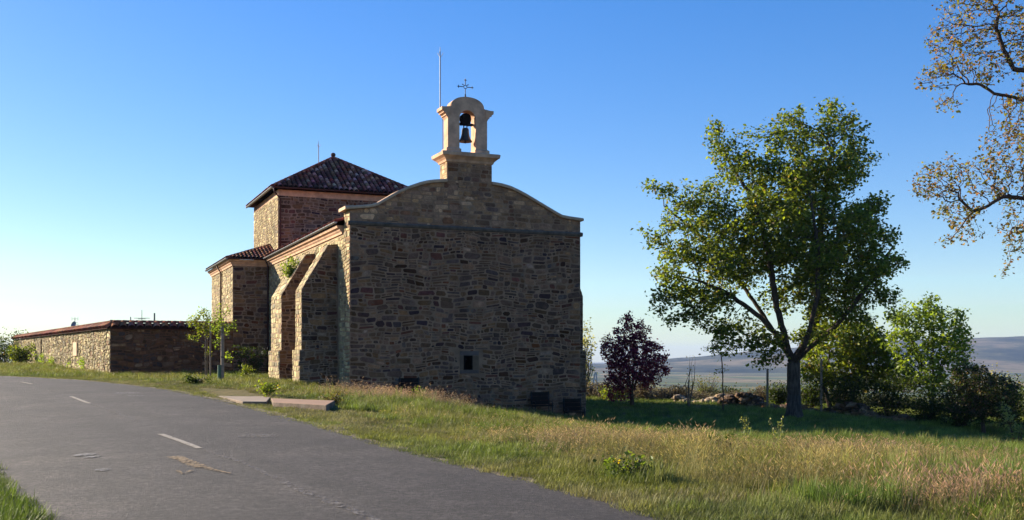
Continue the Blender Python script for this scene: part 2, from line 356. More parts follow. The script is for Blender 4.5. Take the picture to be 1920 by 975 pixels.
# ---------------------------------------------------------------- road
def build_road():
    mb = MB(); n = len(cl); K = 9
    offs = []
    for i, (p, nn) in enumerate(zip(cl, nrm)):
        HALF = HW[i]
        jr = random.uniform(-.06, .06) + .06 * math.sin(i * .17) + .04 * math.sin(i * .61); jl = random.uniform(-.06, .06) + .08 * math.sin(i * .15 + 2)
        for k in range(K):
            t = -1 + 2 * k / (K - 1); o = t * HALF + (jl if k == K - 1 else (jr if k == 0 else 0))
            q = p + nn * o; mb.v.append((q.x, q.y, float(rzy(q.y)) + .035 * (1 - t * t)))
    for i in range(n - 1):
        for k in range(K - 1): mb.f.append([i * K + k, i * K + k + 1, (i + 1) * K + k + 1, (i + 1) * K + k]); mb.c.append((1, 1, 1)); mb.m.append(0)
    m, nt, p = newmat('worn_asphalt')
    tc = N(nt, 'ShaderNodeTexCoord').outputs['Object']
    big = noise(nt, .22, 6, .7, vec=tc); mid = noise(nt, 1.6, 5, .65, vec=tc); 
    vo = N(nt, 'ShaderNodeTexVoronoi'); vo.inputs['Scale'].default_value = 28; nt.links.new(tc, vo.inputs['Vector'])
    fine = noise(nt, 22, 5, .85, vec=tc)
    b = ramp(nt, big, [(.32, (.024, .0205, .021)), (.50, (.036, .031, .030)), (.68, (.060, .051, .045))])
    b = mixc(nt, b, ramp(nt, mid, [(.3, .78), (.7, 1.2)]), 1, 'MULTIPLY')
    b = mixc(nt, b, ramp(nt, vo.outputs['Distance'], [(.1, 1.35), (.55, .6)]), .8, 'MULTIPLY')
    b = mixc(nt, b, ramp(nt, fine, [(.40, .45), (.60, 1.6)]), .9, 'MULTIPLY')
    b = mixc(nt, b, ramp(nt, noise(nt, 9, 4, .8, vec=tc), [(.40, .52), (.60, 1.5)]), 1, 'MULTIPLY')
    wv = N(nt, 'ShaderNodeTexNoise'); wv.inputs['Scale'].default_value = 1.3; nt.links.new(tc, wv.inputs['Vector'])
    va = N(nt, 'ShaderNodeVectorMath', operation='MULTIPLY_ADD'); nt.links.new(wv.outputs['Color'], va.inputs[0]); va.inputs[1].default_value = (1.6, 1.6, 0); nt.links.new(tc, va.inputs[2])
    ck = N(nt, 'ShaderNodeTexVoronoi'); ck.feature = 'DISTANCE_TO_EDGE'; ck.inputs['Scale'].default_value = .33; nt.links.new(va.outputs[0], ck.inputs['Vector'])
    cm = ramp(nt, ck.outputs['Distance'], [(.004, 1.0), (.012, 0.0)]); msk = ramp(nt, noise(nt, .25, 2, .5, vec=tc), [(.50, 0.0), (.56, .75)])
    mm = N(nt, 'ShaderNodeMath', operation='MULTIPLY'); nt.links.new(cm, mm.inputs[0]); nt.links.new(msk, mm.inputs[1]); b = mixc(nt, b, (.018, .016, .015), mm.outputs[0])
    uvn = N(nt, 'ShaderNodeUVMap'); uvn.uv_map = 'lane'; sx_ = N(nt, 'ShaderNodeSeparateXYZ'); nt.links.new(uvn.outputs[0], sx_.inputs[0])
    wob = N(nt, 'ShaderNodeMath', operation='MULTIPLY_ADD'); nt.links.new(noise(nt, .8, 4, .6, vec=tc), wob.inputs[0]); wob.inputs[1].default_value = .16; nt.links.new(sx_.outputs[0], wob.inputs[2])
    trk = ramp(nt, wob.outputs[0], [(.10, 1.22), (.20, .84), (.30, .92), (.40, 1.12), (.50, .84), (.58, 1.18), (.68, .82), (.80, 1.12), (.90, .84), (1.0, 1.2)]); b = mixc(nt, b, trk, .8, 'MULTIPLY')
    pt_ = ramp(nt, noise(nt, .55, 3, .5, vec=tc, stretch=(1, .35, 1)), [(.50, 1.0), (.56, 1.28), (.62, 1.0), (.70, .8)]); b = mixc(nt, b, pt_, 1, 'MULTIPLY')
    nt.links.new(b, p.inputs['Base Color']); p.inputs['Roughness'].default_value = .78; p.inputs['Specular IOR Level'].default_value = .35
    bump(nt, p, fine, 1.0, .03)
    o = mb.build('road', m, smooth=True, recalc=False); o['kind'] = 'structure'
    uv = o.data.uv_layers.new(name='lane')
    for lp in o.data.loops: uv.data[lp.index].uv = ((lp.vertex_index % K) / (K - 1), lp.vertex_index // K * .025)
    if o.data.polygons[0].normal.z < 0: o.data.flip_normals()
build_road()
def build_verge():
    mb = MB(); n = len(re_); vs = []
    for i, (p, nn) in enumerate(zip(re_, nrm)):
        a = random.uniform(.12, .45) + .12 * math.sin(i * .23) + .06 * math.sin(i * .9); t = (p.x - nn.x * 0, p.y)
        for o, dz in ((.25, -.035), (-.02, .002), (-a * .6, .006), (-max(.06, a), -.03)): q = p + nn * o; vs.append((q.x, q.y, float(rzy(q.y)) + dz - .002))
    mb.add(vs, [(4 * i + k, 4 * i + k + 1, 4 * i + 5 + k, 4 * i + 4 + k) for i in range(n - 1) for k in range(3)])
    m, nt, p = newmat('gritty_dirt'); tc = N(nt, 'ShaderNodeTexCoord').outputs['Object']; a = noise(nt, 18, 4, .8, vec=tc)
    nt.links.new(ramp(nt, a, [(.35, (.05, .04, .028)), (.5, (.12, .095, .06)), (.62, (.26, .21, .13))]), p.inputs['Base Color']); p.inputs['Roughness'].default_value = 1; bump(nt, p, a, 1, .03)
    o = mb.build('dirt_verge', m, recalc=False); o['kind'] = 'structure'
build_verge()
_rz_cache = None
def roadz(x, y):
    i = int(np.argmin(np.hypot(x - CL[:, 0], y - CL[:, 1]))); t = min(1, math.hypot(x - CL[i, 0], y - CL[i, 1]) / HW[i]); return float(rzy(y)) + .035 * (1 - t * t)
def paint_mat(name, col, wear=.5):
    m, nt, p = newmat(name)
    tc = N(nt, 'ShaderNodeTexCoord').outputs['Object']
    n1 = noise(nt, 14, 5, .75, vec=tc); n2 = noise(nt, 60, 2, .7, vec=tc)
    b = mixc(nt, col, ramp(nt, n2, [(.3, .7), (.7, 1.15)]), 1, 'MULTIPLY')
    nt.links.new(b, p.inputs['Base Color']); p.inputs['Roughness'].default_value = .8
    a = ramp(nt, n1, [(wear - .06, 0.0), (wear + .08, 1.0)]); nt.links.new(a, p.inputs['Alpha']); return m
pw = paint_mat('worn_white_paint', (.23, .205, .165), .40); pf = paint_mat('faded_white_paint', (.105, .095, .088), .52); py_ = paint_mat('yellow_paint', (.18, .12, .055), .465)
def stroke(mb, pts, wid, z=.012):
    # pts: ground points; draws a ribbon lying on the road
    P_ = []
    for (a, b) in zip(pts, pts[1:]):
        L = math.dist(a, b); k = max(1, int(L / .25))
        P_ += [(a[0] + (b[0] - a[0]) * i / k, a[1] + (b[1] - a[1]) * i / k) for i in range(k)]
    P_.append(pts[-1]); vs = []
    for i, p in enumerate(P_):
        a = P_[max(i - 1, 0)]; b = P_[min(i + 1, len(P_) - 1)]; dx, dy = b[0] - a[0], b[1] - a[1]; L = math.hypot(dx, dy); nx, ny = -dy / L, dx / L
        ww = wid / 2 * random.uniform(.85, 1.1) if not hasattr(wid, '__len__') else (wid[0] + (wid[1] - wid[0]) * i / (len(P_) - 1)) / 2
        for s_ in (-1, 1):
            x, y = p[0] + nx * ww * s_, p[1] + ny * ww * s_; vs.append((x, y, roadz(x, y) + z))
    mb.add(vs, [(2 * i, 2 * i + 1, 2 * i + 3, 2 * i + 2) for i in range(len(P_) - 1)])
def mark(name, strokes, mat):
    mb = MB()
    for s_ in strokes: stroke(mb, *s_)
    o = mb.build(name, mat, recalc=False); o['kind'] = 'structure'; return o
mark('road_dash_marking', [([gp(301, 815), gp(338, 828), gp(374, 842)], .13)], pw)
mark('road_dash_marking', [([gp(133, 744), gp(168, 757)], .14)], pw)
mark('road_dash_marking', [([gp(40, 716.5), gp(60, 720.5)], .14)], pw)
mark('faded_road_marking', [([gp(90, 733), gp(133, 744)], .14), ([gp(168, 757), gp(215, 772), gp(262, 794)], .2, .011)], pf)
mark('faded_road_marking', [([gp(375, 843), gp(452, 868), gp(529, 904)], 0.10, .011), ([gp(529, 905), gp(590, 932), gp(660, 958), gp(720, 985)], .14, .011)], pf)
mark('painted_yellow_arrow', [([gp(326, 857), gp(350, 866), gp(378, 878)], .22), ([gp(378, 876), gp(405, 884), gp(434, 890)], (.12, .04), .014), ([gp(333, 884), gp(342, 890), gp(360, 884)], .07, .016)], py_)
def patch(px, py, rx, ry, mat):
    x, y = gp(px, py); n = 14; vs = [(x + rx * math.cos(t) * random.uniform(.75, 1.1), y + ry * math.sin(t) * random.uniform(.75, 1.1)) for t in [2 * math.pi * i / n for i in range(n)]]
    mb = MB(); mb.add([(a, b, roadz(a, b) + .012) for a, b in vs], [tuple(range(n))]); o = mb.build('paint_blotch_marking', mat, recalc=False); o['kind'] = 'structure'
    if o.data.polygons[0].normal.z < 0: o.data.flip_normals()
wh = paint_mat('pale_blotch', (.13, .13, .13), .47)
patch(158, 853, .15, .30, wh); patch(171, 857, .12, .22, wh); patch(192, 881, .14, .16, wh); patch(238, 737, .55, .5, wh); patch(254, 742, .4, .3, wh); patch(356, 765, .3, .3, pf); patch(485, 818, .5, .5, pf)

# ---------------------------------------------------------------- masonry
PAL_SHADE = [((.115,.092,.076), 5), ((.092,.078,.070), 5), ((.150,.115,.085), 4), ((.045,.030,.028), 3), ((.10,.050,.036), 2.2), ((.185,.145,.105), 1.6), ((.086,.070,.060), 3), ((.24,.22,.20), .35)]  # facade stones darkened: the shade on these walls is put into the colour
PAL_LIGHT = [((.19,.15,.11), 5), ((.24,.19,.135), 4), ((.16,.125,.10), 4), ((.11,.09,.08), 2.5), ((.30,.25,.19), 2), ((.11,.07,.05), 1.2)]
PAL_SIDE_SUN = [((.30,.225,.14), 5), ((.36,.27,.17), 4), ((.24,.18,.12), 4), ((.16,.125,.095), 2), ((.42,.33,.21), 2), ((.22,.13,.085), 1)]  # brighter copy of the same stones, direct sun put into the colour
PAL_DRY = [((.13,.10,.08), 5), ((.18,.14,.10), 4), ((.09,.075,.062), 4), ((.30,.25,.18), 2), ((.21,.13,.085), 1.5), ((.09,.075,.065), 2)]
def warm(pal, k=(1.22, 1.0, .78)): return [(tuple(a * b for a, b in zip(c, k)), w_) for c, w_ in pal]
PAL_SHADE = warm(PAL_SHADE, (1.46, .92, .62)); PAL_LIGHT = warm(PAL_LIGHT, (1.62, 1.08, .74)); PAL_DRY = warm(PAL_DRY, (.9, .70, .54)); PAL_MID = warm(PAL_SHADE, (.88, 1.05, 1.08)); PAL_SIDE_SUN = warm(PAL_SIDE_SUN, (1.08, 1.18, .98))  # shaded palettes reddened to offset the blue sky light on them
def pick(pal):
    t = random.random() * sum(x[1] for x in pal)
    for c, k in pal:
        t -= k
        if t <= 0: break
    f = random.uniform(.72, 1.28); g = random.uniform(-.012, .012)
    return (max(0, c[0] * f + g), c[1] * f, max(0, c[2] * f - g))
def masonry(mb, fn, a0, a1, b0, b1, pal, lo=None, hi=None, top=None, holes=(), gap=.014, hmin=.13, hmax=.34, relief=(.012, .035), wob=.05, wmax=.9, seed=0, big=1.0, tiny=.32):
    """fills the rectangle a0..a1 x b0..b1 with rubble stones; fn(a,b,off)->xyz. lo(b), hi(b) side limits, top(a) upper limit"""
    rs = random.Random(seed + 99)
    def lim(a, b):
        if top is not None: b = min(b, top(min(max(a, a0), a1)) - gap)
        b = min(max(b, b0 + gap * .5), b1 - gap * .5)
        l = lo(b) if lo else a0; h = hi(b) if hi else a1
        a = min(max(a, l + gap * .4), h - gap * .4); return a, b
    ph = rs.uniform(0, 50)
    def warp(a, b):
        return (a + .03 * math.sin(b * 7.3 + a * 1.7 + ph), b + wob * math.sin(a * 1.1 + b * .9 + ph) + wob * .6 * math.sin(a * 3.1 - b * 1.7 + ph * 2))
    def stone(x0, x1, y0, y1):
        w_, h_ = x1 - x0 - gap * 2, y1 - y0 - gap * 2
        if w_ < .03 or h_ < .02: return
        cx, cy = (x0 + x1) / 2, (y0 + y1) / 2
        for (p0, p1, q0, q1) in holes:
            if x1 > p0 and x0 < p1 and y1 > q0 and y0 < q1: return
        cr = min(w_, h_) * rs.uniform(.12, .42)
        pts = []
        hx, hy = w_ / 2, h_ / 2; jx = hx * .12; jy = hy * .2
        for sx, sy in ((1, 1), (-1, 1), (-1, -1), (1, -1)):
            kx = hx + rs.uniform(-jx, jx * .2); ky = hy + rs.uniform(-jy, jy * .2); c1 = cr * rs.uniform(.4, 1.3); c2 = cr * rs.uniform(.4, 1.3)
            A = (sx * kx, sy * (ky - c1)); B = (sx * (kx - c2), sy * ky)
            pts += [A, B] if sx * sy > 0 else [B, A]
        e1 = rs.uniform(*relief); sk = rs.uniform(.6, .82); n = len(pts)
        o1 = []; o2 = []
        tx, ty = rs.uniform(-.35, .35) * e1 / max(hx, .1), rs.uniform(-.35, .35) * e1 / max(hy, .08)
        for (px, py) in pts:
            a, b = lim(*warp(cx + px, cy + py)); o1.append(fn(a, b, -.01))
            a, b = lim(*warp(cx + px * (1 - .10), cy + py * (1 - .12))); o2.append((a, b, px, py))
        ar = 0
        for i in range(n):
            x_, y_, _, _ = o2[i]; x2, y2, _, _ = o2[(i + 1) % n]; ar += x_ * y2 - x2 * y_
        if abs(ar) < .0016: return
        vs = o1 + [fn(a, b, e1 * .75 + tx * px * .5 + ty * py * .5) for a, b, px, py in o2]
        for px, py in pts:
            a, b = lim(*warp(cx + px * sk, cy + py * sk)); vs.append(fn(a, b, e1 + (tx * px + ty * py) * .6))
        fs = [(i, (i + 1) % n, n + (i + 1) % n, n + i) for i in range(n)] + [(n + i, n + (i + 1) % n, 2 * n + (i + 1) % n, 2 * n + i) for i in range(n)] + [tuple(range(2 * n, 3 * n))]
        mb.add(vs, fs, pick(pal), 1)
    b = b0 - .1; row = 0; W_ = a1 - a0
    while b < b1 + .1:
        h = rs.triangular(hmin, hmax, hmin + (hmax - hmin) * .35); a = a0; row += 1
        while a < a1:
            w_ = min(h * rs.uniform(.8, 3.4) * big, wmax * rs.uniform(.75, 1))
            if a1 - (a + w_) < .15: w_ = a1 - a + .02
            r = rs.random()
            if W_ > 2.5 and h > .16 and (a == a0 or a + w_ > a1 - .3):
                w_ = min((.85 if row % 2 else .48) * rs.uniform(.8, 1.15), a1 - a) if a == a0 else a1 - a
                stone(a, a + w_, b, b + h); a += w_ + 1e-6; continue
            if r < tiny and h > .2:
                k = rs.uniform(.35, .65); stone(a, a + w_, b, b + h * k)
                if rs.random() < .6 and w_ > .3:
                    q = rs.uniform(.35, .65); stone(a, a + w_ * q, b + h * k, b + h); stone(a + w_ * q, a + w_, b + h * k, b + h)
                else: stone(a, a + w_, b + h * k, b + h)
            elif r < tiny + .12 and w_ > .35 and h > .16:
                q = rs.uniform(.25, .35)
                stone(a, a + w_ * (1 - q), b, b + h); stone(a + w_ * (1 - q), a + w_, b, b + h * .5); stone(a + w_ * (1 - q), a + w_, b + h * .5, b + h)
            elif r < tiny + .17: stone(a, a + w_, b, b + h * 1.25)
            else: stone(a, a + w_, b, b + h)
            a += w_
        b += h

# ---------------------------------------------------------------- the church
OX, OY = -8.1, 53.0; CU = (.9203, .3912); CA = math.atan2(.3912, .9203)
church = empty('stone_church', (OX, OY, 0), CA, 'rubble stone church with a curved gable, open belfry and square hip roofed tower', 'church')
def fac(px, py, t=0.0):
    r = (px - 960) / F; x0 = OX - .3912 * t; d0 = OY + .9203 * t
    s = (d0 * r - x0) / (.9203 - .3912 * r); return s, EYE + (HZ - py) / F * (d0 + .3912 * s)
WF = 12.86
STR = 8.36
front = lambda a, b, o: (a, -o, b)
cop = [fac(*q) for q in [(656,387),(680,384.5),(695,383),(708,379.5),(722,371.5),(735,364),(747,357),(765,349),(787,341.5),(800,338.5),(811,337),(839,335.5),(923,341),(940,344),(957,349),(972,356),(987,364),(1007,376),(1027,388),(1042,397),(1053,403),(1068,406),(1085,409)]]
cop[0] = (0, cop[0][1]); cop[-1] = (WF, cop[-1][1])
cxs = [c[0] for c in cop]; czs = [c[1] for c in cop]
ctop = lambda a: float(np.interp(a, cxs, czs)) - .17
FT = 1.1
mb = MB()
mb.prism([(0, -4)] + [(a, c - .17) for a, c in cop][0:] + [(WF, -4)], lambda p, q, w_: (p, w_, q), 0, FT)
fw = mb
win = [fac(869, 667), fac(886, 693)]; WX0, WX1, WZ0, WZ1 = win[0][0], win[1][0], win[1][1], win[0][1]
surround = (WX0 - .20, WX1 + .34, WZ0 - .20, WZ1 + .24)
masonry(fw, front, 0, WF, -3.2, STR - .12, PAL_SHADE, holes=[surround], seed=1, hmin=.12, hmax=.42, tiny=.42, gap=.018, wmax=.95, wob=.08)
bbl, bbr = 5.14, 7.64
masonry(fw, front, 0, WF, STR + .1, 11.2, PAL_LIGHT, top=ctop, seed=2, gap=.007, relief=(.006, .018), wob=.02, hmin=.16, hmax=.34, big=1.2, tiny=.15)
facade = fw.build('facade_wall', [M['mortar'], M['stone']], church)
# window dressed surround and a black sheet painted as the dark opening
mb = MB(); a0, a1, b0, b1 = surround
def dress(x0, x1, z0, z1, y0=-.03, y1=.05): mb.box(x0, x1, y0, y1, z0, z1, pick([((.15,.10,.068), 1), ((.125,.084,.058), 1)]))
dress(a0, a1, WZ1 + .012, b1); dress(a0, a1, b0, WZ0 - .012, -.04); dress(a0, WX0, WZ0, WZ1); dress(WX1, a1, WZ0, WZ1)
stn = plain('dressed_window_stone', (1, 1, 1), .92, nscale=4, nvar=.3, bmp=.5, usecol=True)
wf = mb.build('window', stn, church)
mb = MB(); mb.box(WX0 - .01, WX1 + .01, -.004, .002, WZ0 - .01, WZ1 + .01); dark_sheet = mb.build('dark_sheet', M['void'], wf)
# string course
mb = MB(); mb.prism([(0, STR - .1), (-.07, STR - .06), (-.10, STR + .04), (-.05, STR + .1), (0, STR + .13)], lambda p, q, w_: (w_, p, q), -.10, WF + .12); 
mb.box(WF + .003, WF + .14, 0.0, FT, STR - .09, STR + .12)
mb.build('string_course', plain('weathered_string_course', (.11, .085, .065), .95, nscale=3, nvar=.5, bmp=.8, bscale=14), church)
# plinth ledge at the foot of the facade
mb = MB(); mb.box(.0, WF + .05, -.09, -.001, -4, .06, (.8, .8, .8)); masonry(mb, lambda a, b, o: (a, -.09 - o, b), 0, WF + .05, -3.2, .05, PAL_SHADE, seed=3, hmin=.12, hmax=.28)
mb.build('plinth', [M['mortar'], M['stone']], church)
# coping of the curved gable: two runs either side of the belfry base
def coping_run(pts, ext0=0, ext1=0):
    mb = MB(); n = len(pts); ring = []
    P_ = list(pts)
    if ext0: P_[0] = (P_[0][0] - ext0, P_[0][1])
    if ext1: P_[-1] = (P_[-1][0] + ext1, P_[-1][1])
    vs = []
    for a, z in P_:
        vs += [(a, -.14, z - .16), (a, -.16, z - .07), (a, -.10, z), (a, FT + .12, z), (a, FT + .12, z - .16)]
    fs = []
    for i in range(n - 1):
        for k in range(5): k2 = (k + 1) % 5; fs.append((i * 5 + k, i * 5 + k2, (i + 1) * 5 + k2, (i + 1) * 5 + k))
    fs += [tuple(range(5)), tuple(range((n - 1) * 5, n * 5))]
    mb.add(vs, fs); return mb
li = [i for i, c in enumerate(cop) if c[0] < 5.2]; ri = [i for i, c in enumerate(cop) if c[0] > 7.5]
lp = [cop[i] for i in li]; lp[-1] = (5.13, lp[-1][1]); rp = [cop[i] for i in ri]; rp[0] = (7.65, rp[0][1])
coping_run(lp, .27, 0).build('gable_coping', M['coping'], church)
coping_run(rp, 0, .14).build('gable_coping', M['coping'], church)
# belfry base
mb = MB(); zb0 = 9.9; zb1 = 11.82
mb.box(bbl, bbr, -.012, FT + .01, zb0, zb1)
masonry(mb, lambda a, b, o: (a, -.012 - o, b), bbl, bbr, zb0, zb1, PAL_LIGHT, seed=5, gap=.006, relief=(.004, .012), wob=.01, hmin=.2, hmax=.3, tiny=.1)
masonry(mb, lambda a, b, o: (bbl - o, FT - a, b), 0, FT, 10.9, zb1, PAL_SIDE_SUN, seed=6, gap=.006, relief=(.004, .012), wob=.01, hmin=.2, hmax=.3, tiny=.1)
mb.build('belfry_base', [M['mortar'], M['stone']], church)
mb = MB()
prof = [(0, zb1 - .02), (.06, zb1), (.10, zb1 + .10), (.20, zb1 + .20), (.34, zb1 + .30), (.36, zb1 + .46), (0.30, zb1 + .50)]
rings = [[(bbl - o, -o, z), (bbr + o, -o, z), (bbr + o, FT + o, z), (bbl - o, FT + o, z)] for o, z in prof]
vs = sum(rings, []); fs = []
for i in range(len(rings) - 1):
    for k in range(4): k2 = (k + 1) % 4; fs.append((i * 4 + k, i * 4 + k2, i * 4 + 4 + k2, i * 4 + 4 + k))
fs += [(0, 1, 2, 3), tuple(range(len(vs) - 4, len(vs)))]
mb.add(vs, fs); mb.build('belfry_cornice', M['dress'], church)
ZP = zb1 + .50; cxb = 6.36
pt0, pt1 = .20, .90
half = [(1.10, ZP - .01), (1.10, 14.12), (1.14, 14.2), (1.24, 14.34), (1.36, 14.46), (1.42, 14.52), (1.43, 14.68)]
arc = [(.93, 14.76)] + [(.93 * math.sin(t), 14.76 + .56 * math.cos(t) ** .9) for t in np.linspace(math.pi / 2 * .93, 0, 8)[:-1]] + [(0, 15.32)]
hw = .455; zsp = 14.16
right = [(cxb + a, z) for a, z in half + arc]; left = [(cxb - a, z) for a, z in (half + arc)[:-1]][::-1]
inner = [(cxb - hw, ZP - .01)] + [(cxb - hw * math.cos(t), zsp + hw * math.sin(t)) for t in np.linspace(0, math.pi, 15)] + [(cxb + hw, ZP - .01)]
# frame built as strips of quads between outer and inner contours
outer = right[::-1][:0] + [(x, z) for x, z in left[::-1]][:0]
outp = [(x, z) for x, z in reversed(left)]  # from bottom left outwards
outp = list(reversed(left))
outp = [(cxb - a, z) for a, z in half + arc] + [(cxb + a, z) for a, z in (half + arc)[:-1][::-1]]
def resamp(poly, n):
    P_ = np.array(poly); L = np.concatenate([[0], np.cumsum(np.hypot(*np.diff(P_, axis=0).T))]); t = np.linspace(0, L[-1], n)
    return list(zip(np.interp(t, L, P_[:, 0]), np.interp(t, L, P_[:, 1])))
mb = MB(); poly = outp + inner[::-1]
bmx = bmesh.new(); vf = [bmx.verts.new((x, pt0, z)) for x, z in poly]; bf = bmx.faces.new(vf)
ex = bmesh.ops.extrude_face_region(bmx, geom=[bf]); bmesh.ops.translate(bmx, vec=(0, pt1 - pt0, 0), verts=[v for v in ex['geom'] if isinstance(v, bmesh.types.BMVert)])
bmesh.ops.triangulate(bmx, faces=[f for f in bmx.faces if len(f.verts) > 4]); bmesh.ops.recalc_face_normals(bmx, faces=bmx.faces)
me = bpy.data.meshes.new('belfry_arch'); bmx.to_mesh(me); bmx.free(); me.materials.append(M['dress']); belf = bpy.data.objects.new('belfry_arch', me); COL.objects.link(belf); belf.parent = church
for sx in (-1, 1):
    mb = MB(); x0, x1 = sorted((cxb + sx * (hw - .07), cxb + sx * 1.20)); mb.box(x0, x1, pt0 - .09, pt1 + .09, ZP, ZP + .22)
    mb.add([(x0, pt0 - .09, ZP + .22), (x1, pt0 - .09, ZP + .22), (x1, pt1 + .09, ZP + .22), (x0, pt1 + .09, ZP + .22), (x0 + .07, pt0 - .003, ZP + .29), (x1 - .07, pt0 - .003, ZP + .29), (x1 - .07, pt1 + .003, ZP + .29), (x0 + .07, pt1 + .003, ZP + .29)],
           [(0, 1, 5, 4), (1, 2, 6, 5), (2, 3, 7, 6), (3, 0, 4, 7)])
    mb.build('pillar_base', M['dress'], belf)
# side shoulder mouldings
for sx in (-1, 1):
    mb = MB()
    for k, (o, z0, z1) in enumerate(((1.12, 14.16, 14.27), (1.22, 14.27, 14.40), (1.34, 14.40, 14.52), (1.445, 14.52, 14.69))):
        a, b = sorted((cxb + sx * (1.0), cxb + sx * o)); mb.box(a, b, pt0 - .015 * (k + 1) - .004, pt1 + .015 * (k + 1) + .004, z0, z1)
    mb.build('shoulder_moulding', M['dress'], belf)
# cross
mb = MB(); yc = (pt0 + pt1) / 2; z0 = 15.30
mb.lathe([(.09, 0), (.10, .05), (.05, .10), (.03, .16), (.05, .2), (.02, .24)], (cxb, yc, z0), 10)
zc = z0 + .62
mb.tube([(cxb, yc, z0 + .2), (cxb, yc, zc - .08)], .02, 6); mb.tube([(cxb, yc, zc + .08), (cxb, yc, z0 + 1.0)], .02, 6)
for s_ in (-1, 1): mb.tube([(cxb + s_ * .08, yc, zc), (cxb + s_ * .40, yc, zc)], .02, 6)
mb.tube([(cxb + .09 * math.cos(t), yc, zc + .09 * math.sin(t)) for t in np.linspace(0, 2 * math.pi, 13)], .018, 5)
for (ex_, ez_, dx, dz) in ((.38, 0, 1, 0), (-.38, 0, -1, 0), (0, .36, 0, 1)):
    px, pz = cxb + ex_, zc + ez_
    mb.tube([(px - dz * .07, yc, pz - dx * .07), (px + dz * .07, yc, pz + dx * .07)], .022, 5); mb.tube([(px, yc, pz), (px + dx * .09, yc, pz + dz * .09)], [.035, .008], 5)
for s_ in (-1, 1): mb.tube([(cxb + s_ * .07, yc, zc + .07), (cxb + s_ * .17, yc, zc + .14)], [.012, .03], 5)
mb.build('iron_cross', M['iron'], church)
# lightning conductors
def rod(s, t, z0, z1):
    mb = MB(); mb.tube([(s, t, z0), (s, t, z1 - .5)], .032, 6); mb.tube([(s, t, z1 - .52), (s, t, z1)], [.028, .012], 6)
    for a in (0, 2.1, 4.2): mb.tube([(s, t, z1 - .55), (s + .1 * math.cos(a), t + .1 * math.sin(a), z1 - .42), (s + .17 * math.cos(a), t + .17 * math.sin(a), z1 - .28)], .013, 4)
    return mb.build('lightning_rod', M['greym'], church)
rod(5.05, .82, 14.60, 17.95)
mb = MB(); mb.tube([(5.2, .85, 14.62), (5.22, .93, 14.1), (5.22, .93, 12.35)], .014, 4); mb.build('earth_cable', M['iron'], church); rod(4.85, 28.5, 15.7, 18.25)

# nave
NE = 8.42; TN = 22.3
side = lambda a, b, o: (-o, a, b)
mb = MB(); mb.box(0.002, WF - .002, FT, TN, -3, NE - .05); mb.prism([(.3, NE - .05), (WF - .3, NE - .05), (WF / 2, 10.2)], lambda p, q, w_: (p, w_, q), FT, TN)
masonry(mb, side, 0, TN, -1.2, NE - .55, PAL_SIDE_SUN, seed=11, holes=[(2.35, 4.05, -2, 7.3), (7.75, 11.05, -2, 7.3)], hmax=.32, relief=(.015, .04))
masonry(mb, side, 0, FT, NE - .55, 9.0, PAL_SIDE_SUN, seed=12, gap=.008, hmin=.25, hmax=.38)
masonry(mb, lambda a, b, o: (WF + o, a, b), 0, TN, -3.2, NE - .5, PAL_SHADE, seed=13, hmax=.36)
mb.build('nave_wall', [M['mortar_sun'], M['stone']], church)
def cornice(name, path, z0, out=.34, h=.42, mat=None):
    """path: list of plan points (outer face line), outward to the left of travel"""
    mb = MB(); prof = [(0.0, 0), (.07, .0), (.09, .10), (.16, .17), (.20, .26), (out - .04, .30), (out, h), (0, h)]
    n = len(prof); P_ = [Vector(p) for p in path]; rows = []
    for i, p in enumerate(P_):
        d1 = (P_[i] - P_[i - 1]).normalized() if i > 0 else (P_[1] - P_[0]).normalized()
        d2 = (P_[i + 1] - P_[i]).normalized() if i < len(P_) - 1 else d1
        n1 = Vector((-d1.y, d1.x)); n2 = Vector((-d2.y, d2.x)); m = (n1 + n2); m = m / max(m.dot(n1), .3)
        rows.append([(p.x + m.x * o, p.y + m.y * o, z0 + z) for o, z in prof])
    vs = sum(rows, []); fs = []
    for i in range(len(rows) - 1):
        for k in range(n): k2 = (k + 1) % n; fs.append((i * n + k, i * n + k2, (i + 1) * n + k2, (i + 1) * n + k))
    fs += [tuple(range(n)), tuple(range((len(rows) - 1) * n, len(rows) * n))]
    mb.add(vs, fs); return mb.build(name, mat or M['dress'], church)
def gutter(pts, r=.085, mat=None, name='gutter'):
    """half round gutter; pts 3D"""
    mb = MB(); P_ = [Vector(p) for p in pts]; vs = []; K = 9
    for i, p in enumerate(P_):
        d = (P_[min(i + 1, len(P_) - 1)] - P_[max(i - 1, 0)]).normalized(); n_ = Vector((-d.y, d.x, 0)).normalized()
        for rr in (r, r - .012):
            for k in range(K):
                t = math.pi * k / (K - 1); vs.append(p + n_ * math.cos(t) * rr + Vector((0, 0, -math.sin(t) * rr)))
    fs = []
    for i in range(len(P_) - 1):
        b = i * 2 * K; c = b + 2 * K
        for k in range(K - 1): fs += [(b + k, b + k + 1, c + k + 1, c + k), (b + K + k, b + K + k + 1, c + K + k + 1, c + K + k)]
        fs += [(b, b + K, c + K, c), (b + K - 1, b + 2 * K - 1, c + 2 * K - 1, c + K - 1)]
    for e in (0, (len(P_) - 1) * 2 * K): fs.append(tuple(e + k for k in range(K)))
    mb.add(vs, fs)
    L = (P_[1] - P_[0]).length; d = (P_[1] - P_[0]).normalized(); k = 0.3
    while k < L:
        q = P_[0] + d * k; mb.tube([q + Vector((-d.y, d.x, 0)) * (r + .006) * math.cos(t) + Vector((0, 0, -math.sin(t) * (r + .006))) for t in np.linspace(0, math.pi, 7)], .012, 4); k += .6
    return mb.build(name, mat or M['zinc'], church, smooth=False)
cornice('nave_cornice', [(-.001, FT + .25), (-.001, TN)][::1], NE - .45, mat=M['dress'])
cornice('nave_cornice', [(WF + .001, TN), (WF + .001, FT)], NE - .45)
